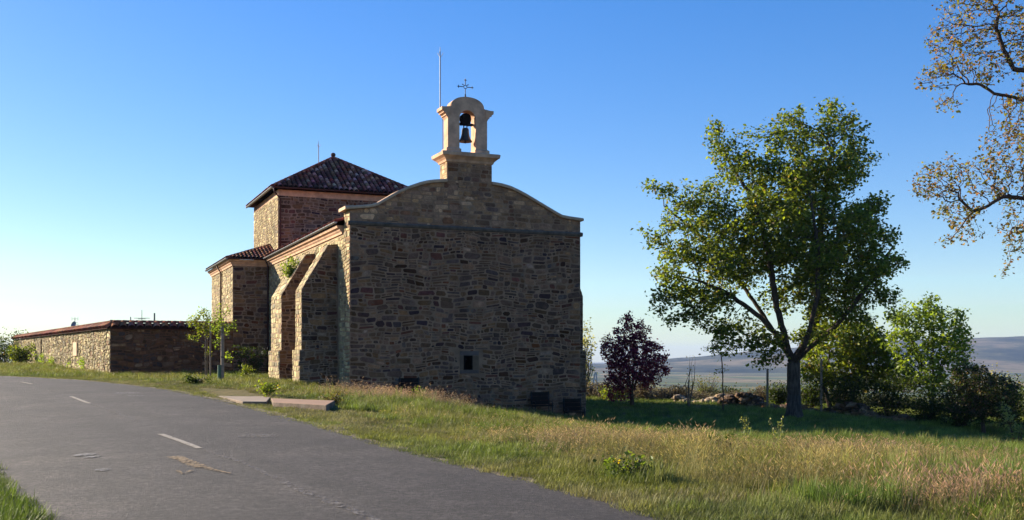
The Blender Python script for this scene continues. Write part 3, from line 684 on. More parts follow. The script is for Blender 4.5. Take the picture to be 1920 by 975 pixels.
gutter([(-.44, FT + .02, NE + .12), (-.44, TN - .1, NE + .06)])

# tile roofs
TILEC = [(.085, .048, .045), (.12, .07, .06), (.06, .04, .042), (.17, .10, .085), (.10, .078, .075), (.22, .15, .135), (.15, .065, .05), (.30, .24, .22)]
TILEC = [(a * 2.2, b * 1.35, c * 1.05) for a, b, c in TILEC]
TILER = [(.26, .12, .075), (.30, .15, .09), (.22, .10, .07), (.34, .19, .13), (.19, .11, .085), (.15, .08, .06)]
def tile_slope(mb, o, along, upv, width, ufun, pal, pitch=.24, tl=.42, u0=lambda a: 0.0):
    """barrel tiles on a slope. o: eave start; along: unit vector on the eave; upv: unit vector up the slope; ufun(a): slope length at a"""
    o = Vector(o); al = Vector(along).normalized(); up = Vector(upv).normalized(); nr = al.cross(up).normalized()
    if nr.z < 0: nr = -nr
    n = max(1, int(round(width / pitch))); pw_ = width / n
    for i in range(n):
        a = (i + .5) * pw_; L = ufun(a); u = u0(a) + random.uniform(-.02, .02)
        while u < L - .04:
            e = min(u + tl + .05, L); c = random.choice(pal); c = tuple(x * random.uniform(.8, 1.2) for x in c)
            K = 6; vs = []
            for (uu, rr, lift) in ((u, .46, .045), (e, .38, 0.0)):
                for k in range(K + 1):
                    t = math.pi * k / K; vs.append(o + al * (a - math.cos(t) * pw_ * rr) + up * uu + nr * (math.sin(t) * pw_ * .42 + lift))
            fs = [(k, k + 1, K + 2 + k, K + 1 + k) for k in range(K)]; 
            vs += [o + al * (a - pw_ * .5) + up * u + nr * -.03, o + al * (a + pw_ * .5) + up * u + nr * -.03]
            mb.add(vs, fs, c); 
            u += tl
    # bed under the covers
def hip_quad(mb, pts, col=(.05, .035, .03)): mb.add(pts, [tuple(range(len(pts)))], col)
def ridge_tiles(mb, a, b, pal, r=.12, tl=.4):
    a = Vector(a); b = Vector(b); L = (b - a).length; d = (b - a) / L; sd = d.cross(Vector((0, 0, 1))).normalized(); up = sd.cross(d).normalized(); u = 0
    if up.z < 0: up = -up
    while u < L:
        e = min(u + tl + .04, L); K = 6; vs = []
        for uu, rr in ((u, r * 1.08), (e, r * .92)):
            for k in range(K + 1):
                t = math.pi * k / K; vs.append(a + d * uu + sd * math.cos(t) * rr + up * (math.sin(t) * rr + .02))
        c = random.choice(pal); mb.add(vs, [(k, k + 1, K + 2 + k, K + 1 + k) for k in range(K)], tuple(x * random.uniform(.8, 1.15) for x in c)); u += tl
# nave roof
mb = MB(); ov = .38; ze = NE + .12; wrx = WF / 2 + ov; rise = 2.0
upL = Vector((wrx, 0, rise)).normalized(); sl_ = math.hypot(wrx, rise)
hip_quad(mb, [(-ov, FT + .05, ze), (-ov, TN, ze), (WF / 2, TN, ze + rise), (WF / 2, FT + .05, ze + rise)]); hip_quad(mb, [(WF + ov, FT + .05, ze), (WF + ov, TN, ze), (WF / 2, TN, ze + rise), (WF / 2, FT + .05, ze + rise)])
tile_slope(mb, (-ov, FT + .05, ze + .01), (0, 1, 0), upL, TN - FT - .05, lambda a: sl_, TILEC, pitch=.26)
tile_slope(mb, (WF + ov, FT + .05, ze + .01), (0, 1, 0), (-upL.x, 0, upL.z), TN - FT - .05, lambda a: sl_, TILEC, pitch=.26)
ridge_tiles(mb, (WF / 2, FT, ze + rise), (WF / 2, TN, ze + rise), TILEC)
mb.build('nave_roof', M['tile'], church, recalc=False)

# tower
TS0, TS1, TT0, TT1 = .62, 10.8, TN, 32.4; TE = 13.35
mb = MB(); mb.box(TS0, TS1, TT0, TT1, -2, TE)
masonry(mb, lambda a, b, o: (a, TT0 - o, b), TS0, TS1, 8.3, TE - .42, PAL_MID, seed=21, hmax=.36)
masonry(mb, lambda a, b, o: (TS0 - o, a, b), TT0, TT1, 8.3, TE - .42, PAL_SIDE_SUN, seed=22, hmax=.3, relief=(.015, .035), big=.8)
masonry(mb, lambda a, b, o: (TS1 + o, a, b), TT0, TT1, -2, TE - .42, PAL_SHADE, seed=23)
mb.build('tower_wall', [M['mortarm'], M['stone']], church)
cornice('tower_cornice', [(TS1, TT1), (TS1, TT0 - .001), (TS0, TT0 - .001), (TS0, TT1), ][::-1], TE - .42)
ov = .46; e0s, e1s, e0t, e1t = TS0 - ov, TS1 + ov, TT0 - ov, TT1 + ov; cs_, ct_ = (e0s + e1s) / 2, (e0t + e1t) / 2; ez = TE + .10; ap = 16.75
mb = MB(); hs = (e1s - e0s) / 2; ht = (e1t - e0t) / 2; apx = Vector((cs_, ct_, ap))
crn = [Vector((e0s, e0t, ez)), Vector((e1s, e0t, ez)), Vector((e1s, e1t, ez)), Vector((e0s, e1t, ez))]
for i in range(4):
    a, b = crn[i], crn[(i + 1) % 4]; mid = (a + b) / 2; up = (apx - mid); L = up.length; W = (b - a).length
    mb.add([a, b, apx], [(0, 1, 2)], (.05, .035, .03))
    tile_slope(mb, a + Vector((0, 0, .01)), (b - a), up, W, lambda q, L=L, W=W: L * (1 - abs(q - W / 2) / (W / 2)), TILEC, pitch=.36, tl=.46)
    ridge_tiles(mb, a + Vector((0, 0, .03)), apx + Vector((0, 0, .03)), TILEC, .13)
rt = mb.build('tower_roof', M['tile'], church, recalc=False)
mb = MB(); mb.lathe([(.15, 0), (.12, .10), (.09, .13), (.15, .18), (.185, .27), (.17, .36), (.11, .43), (0.001, .46)], (cs_, ct_, ap - .02), 16); mb.build('finial', M['barkd'], rt, smooth=True)
gutter([(e0s - .03, e0t, ez + .01), (e0s - .03, e1t, ez + .01)]); gutter([(e1s, e0t - .03, ez + .01), (e0s, e0t - .03, ez + .01)], mat=M['redgut'])
def pipe(pts, r=.05, mat=None): 
    mb = MB(); mb.tube(pts, r, 8)
    for k in range(len(pts) - 1):
        a, b = Vector(pts[k]), Vector(pts[k + 1])
        if (a - b).length > 2:
            for f in np.arange(.15, 1, .3): q = a + (b - a) * f; mb.tube([q, q + (b - a).normalized() * .05], r * 1.35, 8)
    return mb.build('downpipe_or_seam', mat or M['redgut'], church, smooth=True)
pipe([(e0s + .05, e0t - .03, ez - .05), (e0s + .15, e0t + .05, ez - .35), (TS0 + .13, TT0 - .09, ez - .75), (TS0 + .13, TT0 - .09, 9.3)], .06)

# sacristy
SS0, SS1, ST0, ST1 = -2.46, TS0, TN + .004, 33.3; SE = 8.35
mb = MB(); mb.box(SS0, SS1 - .003, ST0, ST1, -1, SE)
masonry(mb, lambda a, b, o: (a, ST0 - o, b), SS0, 0, -.5, SE - .4, PAL_MID, seed=31, hmin=.18, hmax=.42, tiny=.2)
masonry(mb, lambda a, b, o: (SS0 - o, a, b), ST0, ST1, -.5, SE - .4, PAL_SIDE_SUN, seed=32, hmin=.16, hmax=.36, big=.9)
mb.build('sacristy_wall', [M['mortarm'], M['stone']], church)
cornice('sacristy_cornice', [(SS0, ST1), (SS0, ST0 - .001), (0, ST0 - .001)][::-1], SE - .42)
mb = MB(); ov = .42; rz_ = 9.75; ze = SE + .08
hip = Vector((TS0, ST0 + 3.0, rz_)); A_1 = Vector((SS0 - ov, ST0 - ov, ze)); B_1 = Vector((TS0, ST0 - ov, ze)); C_1 = Vector((SS0 - ov, ST1, ze)); D_1 = Vector((TS0, ST1, rz_))
mb.add([A_1, B_1, hip], [(0, 1, 2)], (.06, .035, .03)); mb.add([A_1, hip, D_1, C_1], [(0, 1, 2, 3)], (.06, .035, .03))
upf = Vector((0, 3.42, rz_ - ze)); tile_slope(mb, A_1 + Vector((0, 0, .01)), (1, 0, 0), upf, B_1.x - A_1.x, lambda a: upf.length * a / (B_1.x - A_1.x), TILER, pitch=.26)
upl = Vector((TS0 - A_1.x, 0, rz_ - ze)); tile_slope(mb, A_1 + Vector((0, 0, .01)), (0, 1, 0), upl, ST1 - A_1.y, lambda a: upl.length * min(1, a / 3.42), TILER, pitch=.26)
ridge_tiles(mb, A_1, hip, TILER); mb.build('sacristy_roof', M['tile'], church, recalc=False)
gutter([(A_1.x - .03, ST0 - ov, ze), (A_1.x - .03, ST1, ze)]); gutter([(-.3, A_1.y - .03, ze), (A_1.x, A_1.y - .03, ze)], mat=M['redgut'])
pipe([(-.32, A_1.y - .02, ze - .05), (-.12, ST0 - .2, ze - .4), (-.12, ST0 - .12, ze - .7), (-.12, ST0 - .12, .5)], .06)
pipe([(SS0 - ov, ST0 + 5.2, ze - .05), (SS0 - .10, ST0 + 5.2, ze - .6), (SS0 - .10, ST0 + 5.2, .5)], .06, plain('brown_pipe', (.16, .09, .06), .6, bmp=0))

# buttresses
def buttress(t0, t1, name='buttress', sgn=-1, wall=0.0, P=1.9, seed=0, pal=PAL_MID):
    """sgn -1: left side of nave, +1: right side"""
    X = lambda p: wall + sgn * p
    zs = 5.16; zt = 7.49; pb = P + .13; zp = 2.04
    mb = MB()
    prof = [(0.0, -3), (P, -3), (P, zs), (.52, zt), (0.0, zt + .06)]
    mb.prism(prof, lambda p, q, w_: (X(p), w_, q), t0, t1)
    mb.box(*sorted((X(.0), X(pb))), t0 - .12, t1 + .12, -3, zp)
    hi = lambda b: P if b < zs else P - (b - zs) * (P - .52) / (zt - zs)
    masonry(mb, lambda a, b, o: (X(a), t0 - o, b), 0.04, P, zp + .02, zt, pal, hi=hi, seed=seed + 1, hmax=.32)
    masonry(mb, lambda a, b, o: (X(a), t0 - .12 - o, b), 0.04, pb, -2.2, zp, pal, seed=seed + 2, hmax=.32)
    masonry(mb, lambda a, b, o: (X(P + o), a, b), t0, t1, zp + .02, zs, PAL_SIDE_SUN, seed=seed + 3, hmin=.18, hmax=.36, gap=.01, tiny=.15)
    masonry(mb, lambda a, b, o: (X(pb + o), a, b), t0 - .12, t1 + .12, -2.2, zp, PAL_SIDE_SUN, seed=seed + 4, hmin=.18, hmax=.36, gap=.01, tiny=.15)
    L = math.hypot(P - .52, zt - zs); ux, uz = -(P - .52) / L, (zt - zs) / L
    masonry(mb, lambda a, b, o: (X(P + ux * b + uz * o), a, zs + uz * b - ux * o), t0, t1, 0, L, PAL_SIDE_SUN, seed=seed + 5, hmin=.25, hmax=.5, gap=.008, wmax=1.6, big=1.6, tiny=.05)
    return mb.build(name, [M['mortarm'], M['stone']], church)
buttress(2.45, 3.95, seed=40); buttress(7.85, 10.95, seed=50)
buttress(2.45, 3.95, sgn=1, wall=WF, P=1.40, seed=60)
buttress(8.5, 10.0, sgn=1, wall=WF, P=1.40, seed=70)

# bell (hangs in the belfry: a thing of its own)
def L2W(s, t, z): return (OX + CU[0] * s - CU[1] * t, OY + CU[1] * s + CU[0] * t, z)
bx, by, bz = L2W(cxb, (pt0 + pt1) / 2, 13.02)
bell = empty('church_bell', (bx, by, bz), CA, 'dark bronze bell with a bulky wooden headstock, hanging in the belfry arch', 'bell')
mb = MB(); mb.lathe([(.0, .74), (.10, .735), (.17, .70), (.19, .62), (.20, .45), (.23, .28), (.29, .13), (.355, .04), (.365, .0), (.33, .0), (.26, .12), (.2, .3), (.17, .6), (0, .66)], n=28)
mb.build('bell_body', M['bronze'], bell, smooth=True)
mb = MB(); mb.tube([(0, 0, .6), (0, 0, .02)], .02, 6); mb.lathe([(.0, -.09), (.045, -.07), (.055, -.02), (.03, .03), (0, .05)], n=10); mb.build('clapper', M['iron'], bell)
mb = MB()
mb.prism([(-.17, .88), (.17, .88), (.25, 1.02), (.29, 1.2), (.26, 1.36), (.16, 1.46), (0, 1.5), (-.16, 1.46), (-.26, 1.36), (-.29, 1.2), (-.25, 1.02)], lambda p, q, w_: (p, w_, q), -.13, .13)
mb.tube([(-.455, 0, .93), (.455, 0, .93)], .055, 8); mb.tube([(-.09, 0, .70), (-.09, 0, .92)], .03, 6); mb.tube([(.09, 0, .70), (.09, 0, .92)], .03, 6)
mb.box(-.40, .40, -.07, .07, .86, .98)
for k in (-.2, 0, .2): mb.box(k - .02, k + .02, -.145, .145, .86, 1.4)
mb.build('headstock', M['darkwood'], bell)

# ---------------------------------------------------------------- garden wall
def straight_wall():
    root = empty('garden_wall', (-26.3, 69.5, .8), 0, 'long low rubble wall capped with red clay tiles, running left from the church', 'wall')
    A = Vector((-26.3, 69.5)); B = Vector((-19.06, 72.55)); 
    Bx = B + Vector(CU) * -.0
    C = Vector((-57.5, 122.5)); base = .1; TH = .6
    def seg(P0, P1, z0, z1, pal, seed, flip, name='masonry'):
        d = (P1 - P0); L = d.length; d = d / L; n = Vector((d.y, -d.x)) * flip   # outward
        mb = MB(); z_at = lambda a: z0 + (z1 - z0) * a / L
        vs = []
        for (q, o) in ((P0, 0), (P1, 0), (P1, -TH), (P0, -TH)):
            w_ = q + n * o; zt = z0 if q == P0 else z1; vs += [(w_.x + 26.3, w_.y - 69.5, base - .8 - .5), (w_.x + 26.3, w_.y - 69.5, zt - .8)]
        mb.add(vs, [(0, 2, 3, 1), (2, 4, 5, 3), (4, 6, 7, 5), (6, 0, 1, 7), (1, 3, 5, 7)], (.5, .45, .42))
        masonry(mb, lambda a, b, o: (P0.x + d.x * a + n.x * o + 26.3, P0.y + d.y * a + n.y * o - 69.5, b - .8), 0, L, base, max(z0, z1), pal, top=z_at, seed=seed, hmin=.12, hmax=.38, gap=.016, relief=(.02, .07), wob=.09, big=.9, tiny=.4, wmax=.8)
        mb.build(name, [M['mortar'], M['stone']], root)
        # tile capping
        mt = MB(); up = .38; Wd = TH / 2 + .24; 
        for sgn in (1, -1):
            for_col = TILER
            o = P0 + n * (-TH / 2) + n * sgn * Wd; upv = Vector((-n.x * sgn * Wd, -n.y * sgn * Wd, up)); sl = upv.length
            al = Vector((d.x, d.y, (z1 - z0) / L))
            tile_slope(mt, (o.x + 26.3, o.y - 69.5, z0 - .8 + .02), al, upv, L, lambda a: sl, TILER, pitch=.52, tl=.42)
            q = [(o.x, o.y, z0), (o.x + d.x * L, o.y + d.y * L, z1), (P1.x - n.x * TH / 2, P1.y - n.y * TH / 2, z1 + up), (P0.x - n.x * TH / 2, P0.y - n.y * TH / 2, z0 + up)]
            mt.add([(a + 26.3, b - 69.5, c - .8) for a, b, c in q], [(0, 1, 2, 3)], (.06, .035, .03))
        a = P0 - n * TH / 2; b = P1 - n * TH / 2
        ridge_tiles(mt, (a.x + 26.3, a.y - 69.5, z0 + up - .78), (b.x + 26.3, b.y - 69.5, z1 + up - .78), TILER, .16)
        mt.build('tile_capping', M['tile'], root, recalc=False)
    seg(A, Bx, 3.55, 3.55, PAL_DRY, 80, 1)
    seg(C, A, 3.75, 3.55, PAL_SIDE_SUN, 81, 1)
    # pale plaque and a dark tube standing in for a wall seam on the lit face
    d = (C - A).normalized(); n = Vector((-d.y, d.x)); 
    def onwall(px, dd):
        r = (px - 960) / F; t = (A.x - r * A.y) / (r * d.y - d.x); q = A + d * t + n * dd; return q, t
    q0, t0 = onwall(139, .07); q1, t1 = onwall(146, .07); zz = lambda y, q: EYE + (HZ - y) / F * q.y
    mb = MB(); mb.prism([(0, 0), (abs(t1 - t0), 0), (abs(t1 - t0), 1.05), (0, 1.05)], lambda p, q, w_: (q1.x + d.x * p + n.x * w_ + 26.3, q1.y + d.y * p + n.y * w_ - 69.5, zz(667, q1) + q - .8), -.03, .03)
    mb.build('plaque', M['coping'], root)
    q, t = onwall(79, .08); mb = MB(); mb.tube([(q.x + 26.3, q.y - 69.5, -.2), (q.x + 26.3, q.y - 69.5, 2.7)], .045, 8); mb.build('downpipe_or_seam', M['darkwood'], root)
straight_wall()

# ---------------------------------------------------------------- paving by the road
def slab(name, pix, z, thick, mat, label):
    pts = [onplane(a, b, z) for a, b in pix]; mb = MB(); mb.prism(pts, lambda p, q, w_: (p, q, w_), z - thick, z)
    o = mb.build(name, [mat, M['stone']]); [setattr(f, 'material_index', 0 if abs(f.normal.z) > .5 else 1) for f in o.data.polygons]; o.data.attributes['Col'].data.foreach_set('color', [.16, .12, .09, 1] * len(o.data.polygons)); bv = o.modifiers.new('b', 'BEVEL'); bv.width = .02; bv.segments = 2
    o['kind'] = 'structure'; return o
SL1 = [(366, 733.5), (455, 736), (507, 744.5), (500, 753), (455, 752.5), (405, 742)]; SL2 = [(508, 746.5), (628, 751), (612, 759.5), (512, 754)]
slab('concrete_path', SL1, .21, .35, M['concrete'], ''); slab('paving_slab', SL2, .23, .6, M['redconc'], '')
SLP = [[onplane(a, b, .21) for a, b in SL1], [onplane(a, b, .23) for a, b in SL2]]
x, y = L2W(WF + 1.2, -2.0, 0)[:2]
mb = MB(); zz_ = gz(x, y) + .12; mb.prism([(x - .9, y - .5), (x + .9, y - .2), (x + .8, y + .9), (x - 1.0, y + .6)], lambda p, q, w_: (p, q, w_), zz_ - .3, zz_); o = mb.build('stone_doorstep', M['concrete']); tag(o, 'pale flat stone slab in the shade by the right corner of the church', 'stone slab')

# ---------------------------------------------------------------- benches against the facade
def bench(s, w_, label, first=None):
    x, y, _ = L2W(s, -.75, 0); z = gz(x, y)
    if first:
        r = first.copy(); COL.objects.link(r); r.location = (x, y, z); r['label'] = label
        for ch in first.children:
            c = ch.copy(); COL.objects.link(c); c.parent = r
        return r
    r = empty('bench', (x, y, z), CA, label, 'bench', 'dark benches along the facade')
    mb = MB(); mb.box(-w_, w_, -.24, .20, .42, .47); mb.build('seat', M['darkwood'], r)
    mb = MB()
    for k in range(3): mb.box(-w_, w_, .26 + k * .02, .285 + k * .02, .50 + k * .22, .71 + k * .22)
    mb.build('backrest', M['darkwood'], r)
    for sx in (-1, 1):
        mb = MB(); X = sx * (w_ - .06); mb.tube([(X, -.22, 0), (X, -.22, .62), (X, -.17, .67), (X, .2, .67)], .025, 6); mb.tube([(X, .22, 0), (X, .24, .5), (X, .32, 1.2)], .025, 6); mb.tube([(X, -.22, .40), (X, .24, .40)], .02, 6); mb.build('leg', M['iron'], r)
    return r
bf_ = bench(2.95, .55, 'dark bench against the facade behind the tall seeding grass, left of the window')
bench(fac(1006, 740)[0], .6, 'dark bench against the facade right of the window, second from the corner', bf_)
bench(fac(1066, 740)[0], .6, 'dark bench at the right end of the facade beside the corner', bf_)

# ---------------------------------------------------------------- plants
def leaf_cloud(mb, centers, size, n, spread, pal, aspect=.65, droop=.2, updir=0.2):
    """n leaves round every centre: folded four-point leaves"""
    C = np.repeat(np.asarray(centers, float), n, axis=0); m = len(C)
    if m == 0: return
    C = C + rng.normal(0, spread, (m, 3)); 
    d = rng.normal(0, 1, (m, 3)); d[:, 2] = d[:, 2] * .6 - droop; d /= np.linalg.norm(d, axis=1)[:, None]
    nn = rng.normal(0, 1, (m, 3)); nn[:, 2] += .6; s = np.cross(d, nn); s /= np.linalg.norm(s, axis=1)[:, None] + 1e-9; up = np.cross(s, d)
    L = size * rng.uniform(.5, 1.45, m)[:, None]; Wd = L * aspect * .5
    v0 = C; v1 = C + d * L * .5 + s * Wd + up * L * .08; v2 = C + d * L; v3 = C + d * L * .5 - s * Wd + up * L * .08
    V = np.stack([v0, v1, v2, v3], 1).reshape(-1, 3); b = len(mb.v); mb.v.extend(map(tuple, V.tolist()))
    pa = np.array([p[0] for p in pal]); pr = np.array([p[1] for p in pal], float); pr /= pr.sum()
    ci = rng.choice(len(pal), m, p=pr); cc = pa[ci] * rng.uniform(.75, 1.25, (m, 1))
    for i in range(m):
        k = b + 4 * i; mb.f.append([k, k + 1, k + 2]); mb.f.append([k, k + 2, k + 3]); c = tuple(cc[i]); mb.c += [c, c]; mb.m += [0, 0]
def colonize(chains, attr, step, infl, kill, iters=120, jit=.15, grav=0.0, maxn=9000):
    """chains: list of (pts, parent_index or -1). returns nodes, parent list"""
    nodes = []; par = []; start = {}
    for ci, (pts, pa) in enumerate(chains):
        prev = pa
        for p in pts: nodes.append(np.array(p, float)); par.append(prev); prev = len(nodes) - 1
    nd = np.array(nodes); at_ = np.array(attr, float)
    best = np.full(len(at_), 1e9); bi = np.zeros(len(at_), int); done = 0; nch = {}
    for it in range(iters):
        new = nd[done:]
        for k0 in range(0, len(new), 200):
            D = np.linalg.norm(at_[:, None, :] - new[None, k0:k0 + 200, :], axis=2); j = D.argmin(1); dm = D[np.arange(len(at_)), j]
            u = dm < best; best[u] = dm[u]; bi[u] = j[u] + k0 + done
        done = len(nd)
        keep = best > kill; at_ = at_[keep]; best = best[keep]; bi = bi[keep]
        if len(at_) == 0 or len(nd) > maxn: break
        act = best < infl
        if not act.any(): break
        ids = bi[act]; v = at_[act] - nd[ids]; v /= np.linalg.norm(v, axis=1)[:, None]
        uq, inv = np.unique(ids, return_inverse=True); acc = np.zeros((len(uq), 3)); np.add.at(acc, inv, v)
        acc /= np.linalg.norm(acc, axis=1)[:, None] + 1e-9; acc += rng.normal(0, jit, acc.shape); acc[:, 2] -= grav; acc /= np.linalg.norm(acc, axis=1)[:, None] + 1e-9
        addn = []; 
        for u, a in zip(uq, acc):
            if nch.get(u, 0) >= 4: continue
            nch[u] = nch.get(u, 0) + 1; addn.append(nd[u] + a * step); par.append(int(u))
        if not addn: break
        nd = np.vstack([nd, np.array(addn)])
    return nd, par
def radii(nd, par, tip, p=2.4, rmax=9):
    n = len(nd); acc = np.zeros(n); r = np.zeros(n)
    for i in range(n - 1, -1, -1):
        r[i] = max(tip, acc[i] ** (1 / p)) if acc[i] > 0 else tip
        r[i] = min(r[i], rmax)
        if par[i] >= 0: acc[par[i]] += r[i] ** p
    return r
def limbs_mesh(mb, nd, par, r, minr=0):
    best = {}
    for i, p in enumerate(par):
        if p >= 0 and r[i] > best.get(p, (0, 0))[0]: best[p] = (r[i], i)
    for i, p in enumerate(par):
        if p < 0 or r[i] < minr: continue
        a = nd[p]; b = nd[i]; rp = r[p] if best[p][1] == i else min(r[p], r[i] * 1.35); n = 10 if r[i] > .12 else (6 if r[i] > .03 else 4)
        mb.tube([a, b], [rp, r[i]], n, cap=False)
def blob(c, r, n, shell=.5):
    v = rng.normal(0, 1, (n, 3)); v /= np.linalg.norm(v, axis=1)[:, None]; k = rng.random(n)[:, None] ** (1 / 3); k = shell + (1 - shell) * k if shell > 0 else k
    return np.array(c) + v * k * np.array(r)
def sway(pts, a=.1):
    return [tuple(np.array(p) + (rng.normal(0, a, 3) if 0 < i < len(pts) - 1 else 0)) for i, p in enumerate(pts)]
GREEN = [((.095, .145, .022), 4), ((.14, .19, .028), 4), ((.18, .22, .035), 3), ((.05, .08, .016), 2.5), ((.17, .13, .045), .8)]
BRIGHT = [((.12, .19, .03), 4), ((.17, .24, .04), 4), ((.08, .13, .025), 2)]
DARKG = [((.024, .040, .012), 4), ((.035, .058, .015), 3), ((.06, .09, .02), 1)]
PURP = [((.20, .03, .07), 4), ((.28, .045, .08), 3), ((.10, .02, .06), 3), ((.36, .07, .10), 2)]
OAK = [((.19, .125, .05), 4), ((.16, .125, .04), 3), ((.14, .15, .035), 4), ((.24, .12, .075), 1.5), ((.10, .115, .03), 3)]

def tree(name, label, cat, base, px0, py0, chains_px, blobs, step, infl, kill, leafsize, nleaf, pal, bark='bark', leafm='leaf', group=None, tip=.012, rmax=.5, spread=.12, leaf_r=.035, p=2.4, shell=.3, jit=.15, grav=0, skip=0.0, trunkr=None, extra=None):
    """chains_px: list of (parentindex, [(px,py,depthoffset)...]); blobs: (px,py,rx_px,ry_px,rdepth,n, ddepth)"""
    D = base; S = D / F
    root_xyz = (at(px0, D), D, gz(at(px0, D), D) - .05)
    W = lambda px, py, dz=0: (at(px, D) - root_xyz[0], dz, EYE + (HZ - py) * S - root_xyz[2])
    chains = []; idx = []
    count = 0; pts_all = []
    for (pi, pts) in chains_px:
        P_ = [W(*q) for q in pts]
        if pi is None: P_ = [(0, 0, 0)] + P_
        # subdivide
        out = []; start = pts_all[pi] if pi is not None else None
        seq = ([start] if start is not None else []) + P_
        for a, b in zip(seq, seq[1:]):
            L = math.dist(a, b); k = max(1, int(L / step)); 
            for j in range(1, k + 1): out.append(tuple(np.array(a) + (np.array(b) - np.array(a)) * j / k + (rng.normal(0, step * .10, 3) if j < k else 0)))
        if pi is None: out = [P_[0]] + out
        chains.append((out, -1 if pi is None else pi)); 
        pts_all += out; idx.append(len(pts_all) - 1)
    return D, S, W, chains, pts_all, idx
def make_tree(name, label, cat, D, px0, chains_px, blobs, step, infl, kill, leafsize, nleaf, pal, bark='bark', leafm='leaf', group=None, tip=.012, rmax=.5, spread=.12, leaf_r=.035, p=2.4, shell=.3, jit=.15, grav=0, skip=0.0, trunk_scale=None, aspect=.65, maxn=9000, yoff=0, flare=1.35):
    S = D / F; bx_ = at(px0, D); bz_ = gz(bx_, D) - .05
    W = lambda px, py, dz=0: np.array((at(px, D) - bx_, dz, EYE + (HZ - py) * S - bz_))
    pts = [np.array((0., 0., 0.))]; par = [-1]; tips = {}
    for key, (pk, seq) in chains_px.items():
        cur = 0 if pk is None else tips[pk]
        for q in seq:
            b = W(*q); a = pts[cur]; L = np.linalg.norm(b - a); k = max(1, int(L / step))
            for j in range(1, k + 1):
                pts.append(a + (b - a) * j / k + (rng.normal(0, step * .08, 3) if j < k else 0)); par.append(cur); cur = len(pts) - 1
        tips[key] = cur
    A = np.vstack([blob(W(b[0], b[1], b[6] if len(b) > 6 else 0), (b[2] * S, b[4], b[3] * S), b[5], shell) for b in blobs])
    # run colonisation on explicit node list
    nd, pr = colonize_from(pts, par, A, step, infl, kill, jit=jit, grav=grav, maxn=maxn)
    r = radii(nd, pr, tip, p, 9); k = rmax / max(r[1], 1e-6); 
    r = np.where(r > tip * 2, tip * 2 + (r - tip * 2) * max(.1, (rmax - 2 * tip) / max(r[1] - 2 * tip, 1e-6)), r)
    root = empty(name, (bx_, D, bz_), 0, label, cat, group)
    mb = MB(); limbs_mesh(mb, nd, pr, r)
    q_ = pts[min(3, len(pts) - 1)]; mb.tube([(0, 0, -.3), (0, 0, .05), tuple(q_ * .35), tuple(q_)], [r[1] * 1.75, r[1] * 1.45, r[1] * 1.15, r[1] * .99], 14)
    mb.build('trunk', M[bark], root, smooth=True, recalc=False)
    sel = np.where(r < leaf_r)[0]
    if skip: sel = sel[rng.random(len(sel)) > skip]
    ml = MB(); leaf_cloud(ml, nd[sel], leafsize, nleaf, spread, pal, aspect=aspect)
    ml.build('crown', M[leafm], root, recalc=False)
    return root, len(nd), len(sel) * nleaf
def colonize_from(pts, par, attr, step, infl, kill, iters=160, jit=.15, grav=0.0, maxn=9000):
    nd = np.array(pts, float); par = list(par); at_ = np.array(attr, float)
    best = np.full(len(at_), 1e9); bi = np.zeros(len(at_), int); done = 0; nch = {}
    for it in range(iters):
        new = nd[done:]
        for k0 in range(0, len(new), 200):
            D = np.linalg.norm(at_[:, None, :] - new[None, k0:k0 + 200, :], axis=2); j = D.argmin(1); dm = D[np.arange(len(at_)), j]
            u = dm < best; best[u] = dm[u]; bi[u] = j[u] + k0 + done
        done = len(nd); keep = best > kill; at_ = at_[keep]; best = best[keep]; bi = bi[keep]
        if len(at_) == 0 or len(nd) > maxn: break
        act = best < infl
        if not act.any(): break
        ids = bi[act]; v = at_[act] - nd[ids]; v /= np.linalg.norm(v, axis=1)[:, None]
        uq, inv = np.unique(ids, return_inverse=True); acc = np.zeros((len(uq), 3)); np.add.at(acc, inv, v)
        acc /= np.linalg.norm(acc, axis=1)[:, None] + 1e-9; acc += rng.normal(0, jit, acc.shape); acc[:, 2] -= grav; acc /= np.linalg.norm(acc, axis=1)[:, None] + 1e-9
        addn = []
        for u, a in zip(uq, acc):
            if nch.get(u, 0) >= 4: continue
            nch[u] = nch.get(u, 0) + 1; addn.append(nd[u] + a * step); par.append(int(u))
        if not addn: break
        nd = np.vstack([nd, np.array(addn)])
    return nd, par

# the big tree
BT = dict(
    t=(None, [(1489, 740), (1488, 700), (1488, 680)]),
    l=('t', [(1478, 655, .2), (1455, 622, .4), (1430, 596, .3), (1395, 570, .2), (1360, 548, 0), (1320, 530, 0)]),
    m=('t', [(1472, 645, -.3), (1458, 600, -.6), (1446, 555, -.8), (1438, 500, -.8), (1425, 430, -.6), (1400, 360, -.4), (1365, 300, 0), (1345, 250, 0)]),
    r=('t', [(1505, 655, .3), (1530, 620, .6), (1545, 575, .8), (1548, 520, 1.0), (1545, 450, .8), (1550, 370, .4), (1560, 280, 0)]),
    r2=('t', [(1515, 650, -.6), (1555, 610, -1.4), (1590, 560, -2), (1625, 510, -2), (1650, 470, -2)]),
    l2=('t', [(1478, 650, 1.2), (1450, 590, 2.2), (1400, 510, 3), (1330, 430, 3), (1260, 380, 2)]),
    b=('t', [(1495, 650, -1.5), (1505, 560, -3), (1500, 470, -3.5), (1490, 380, -3)]))
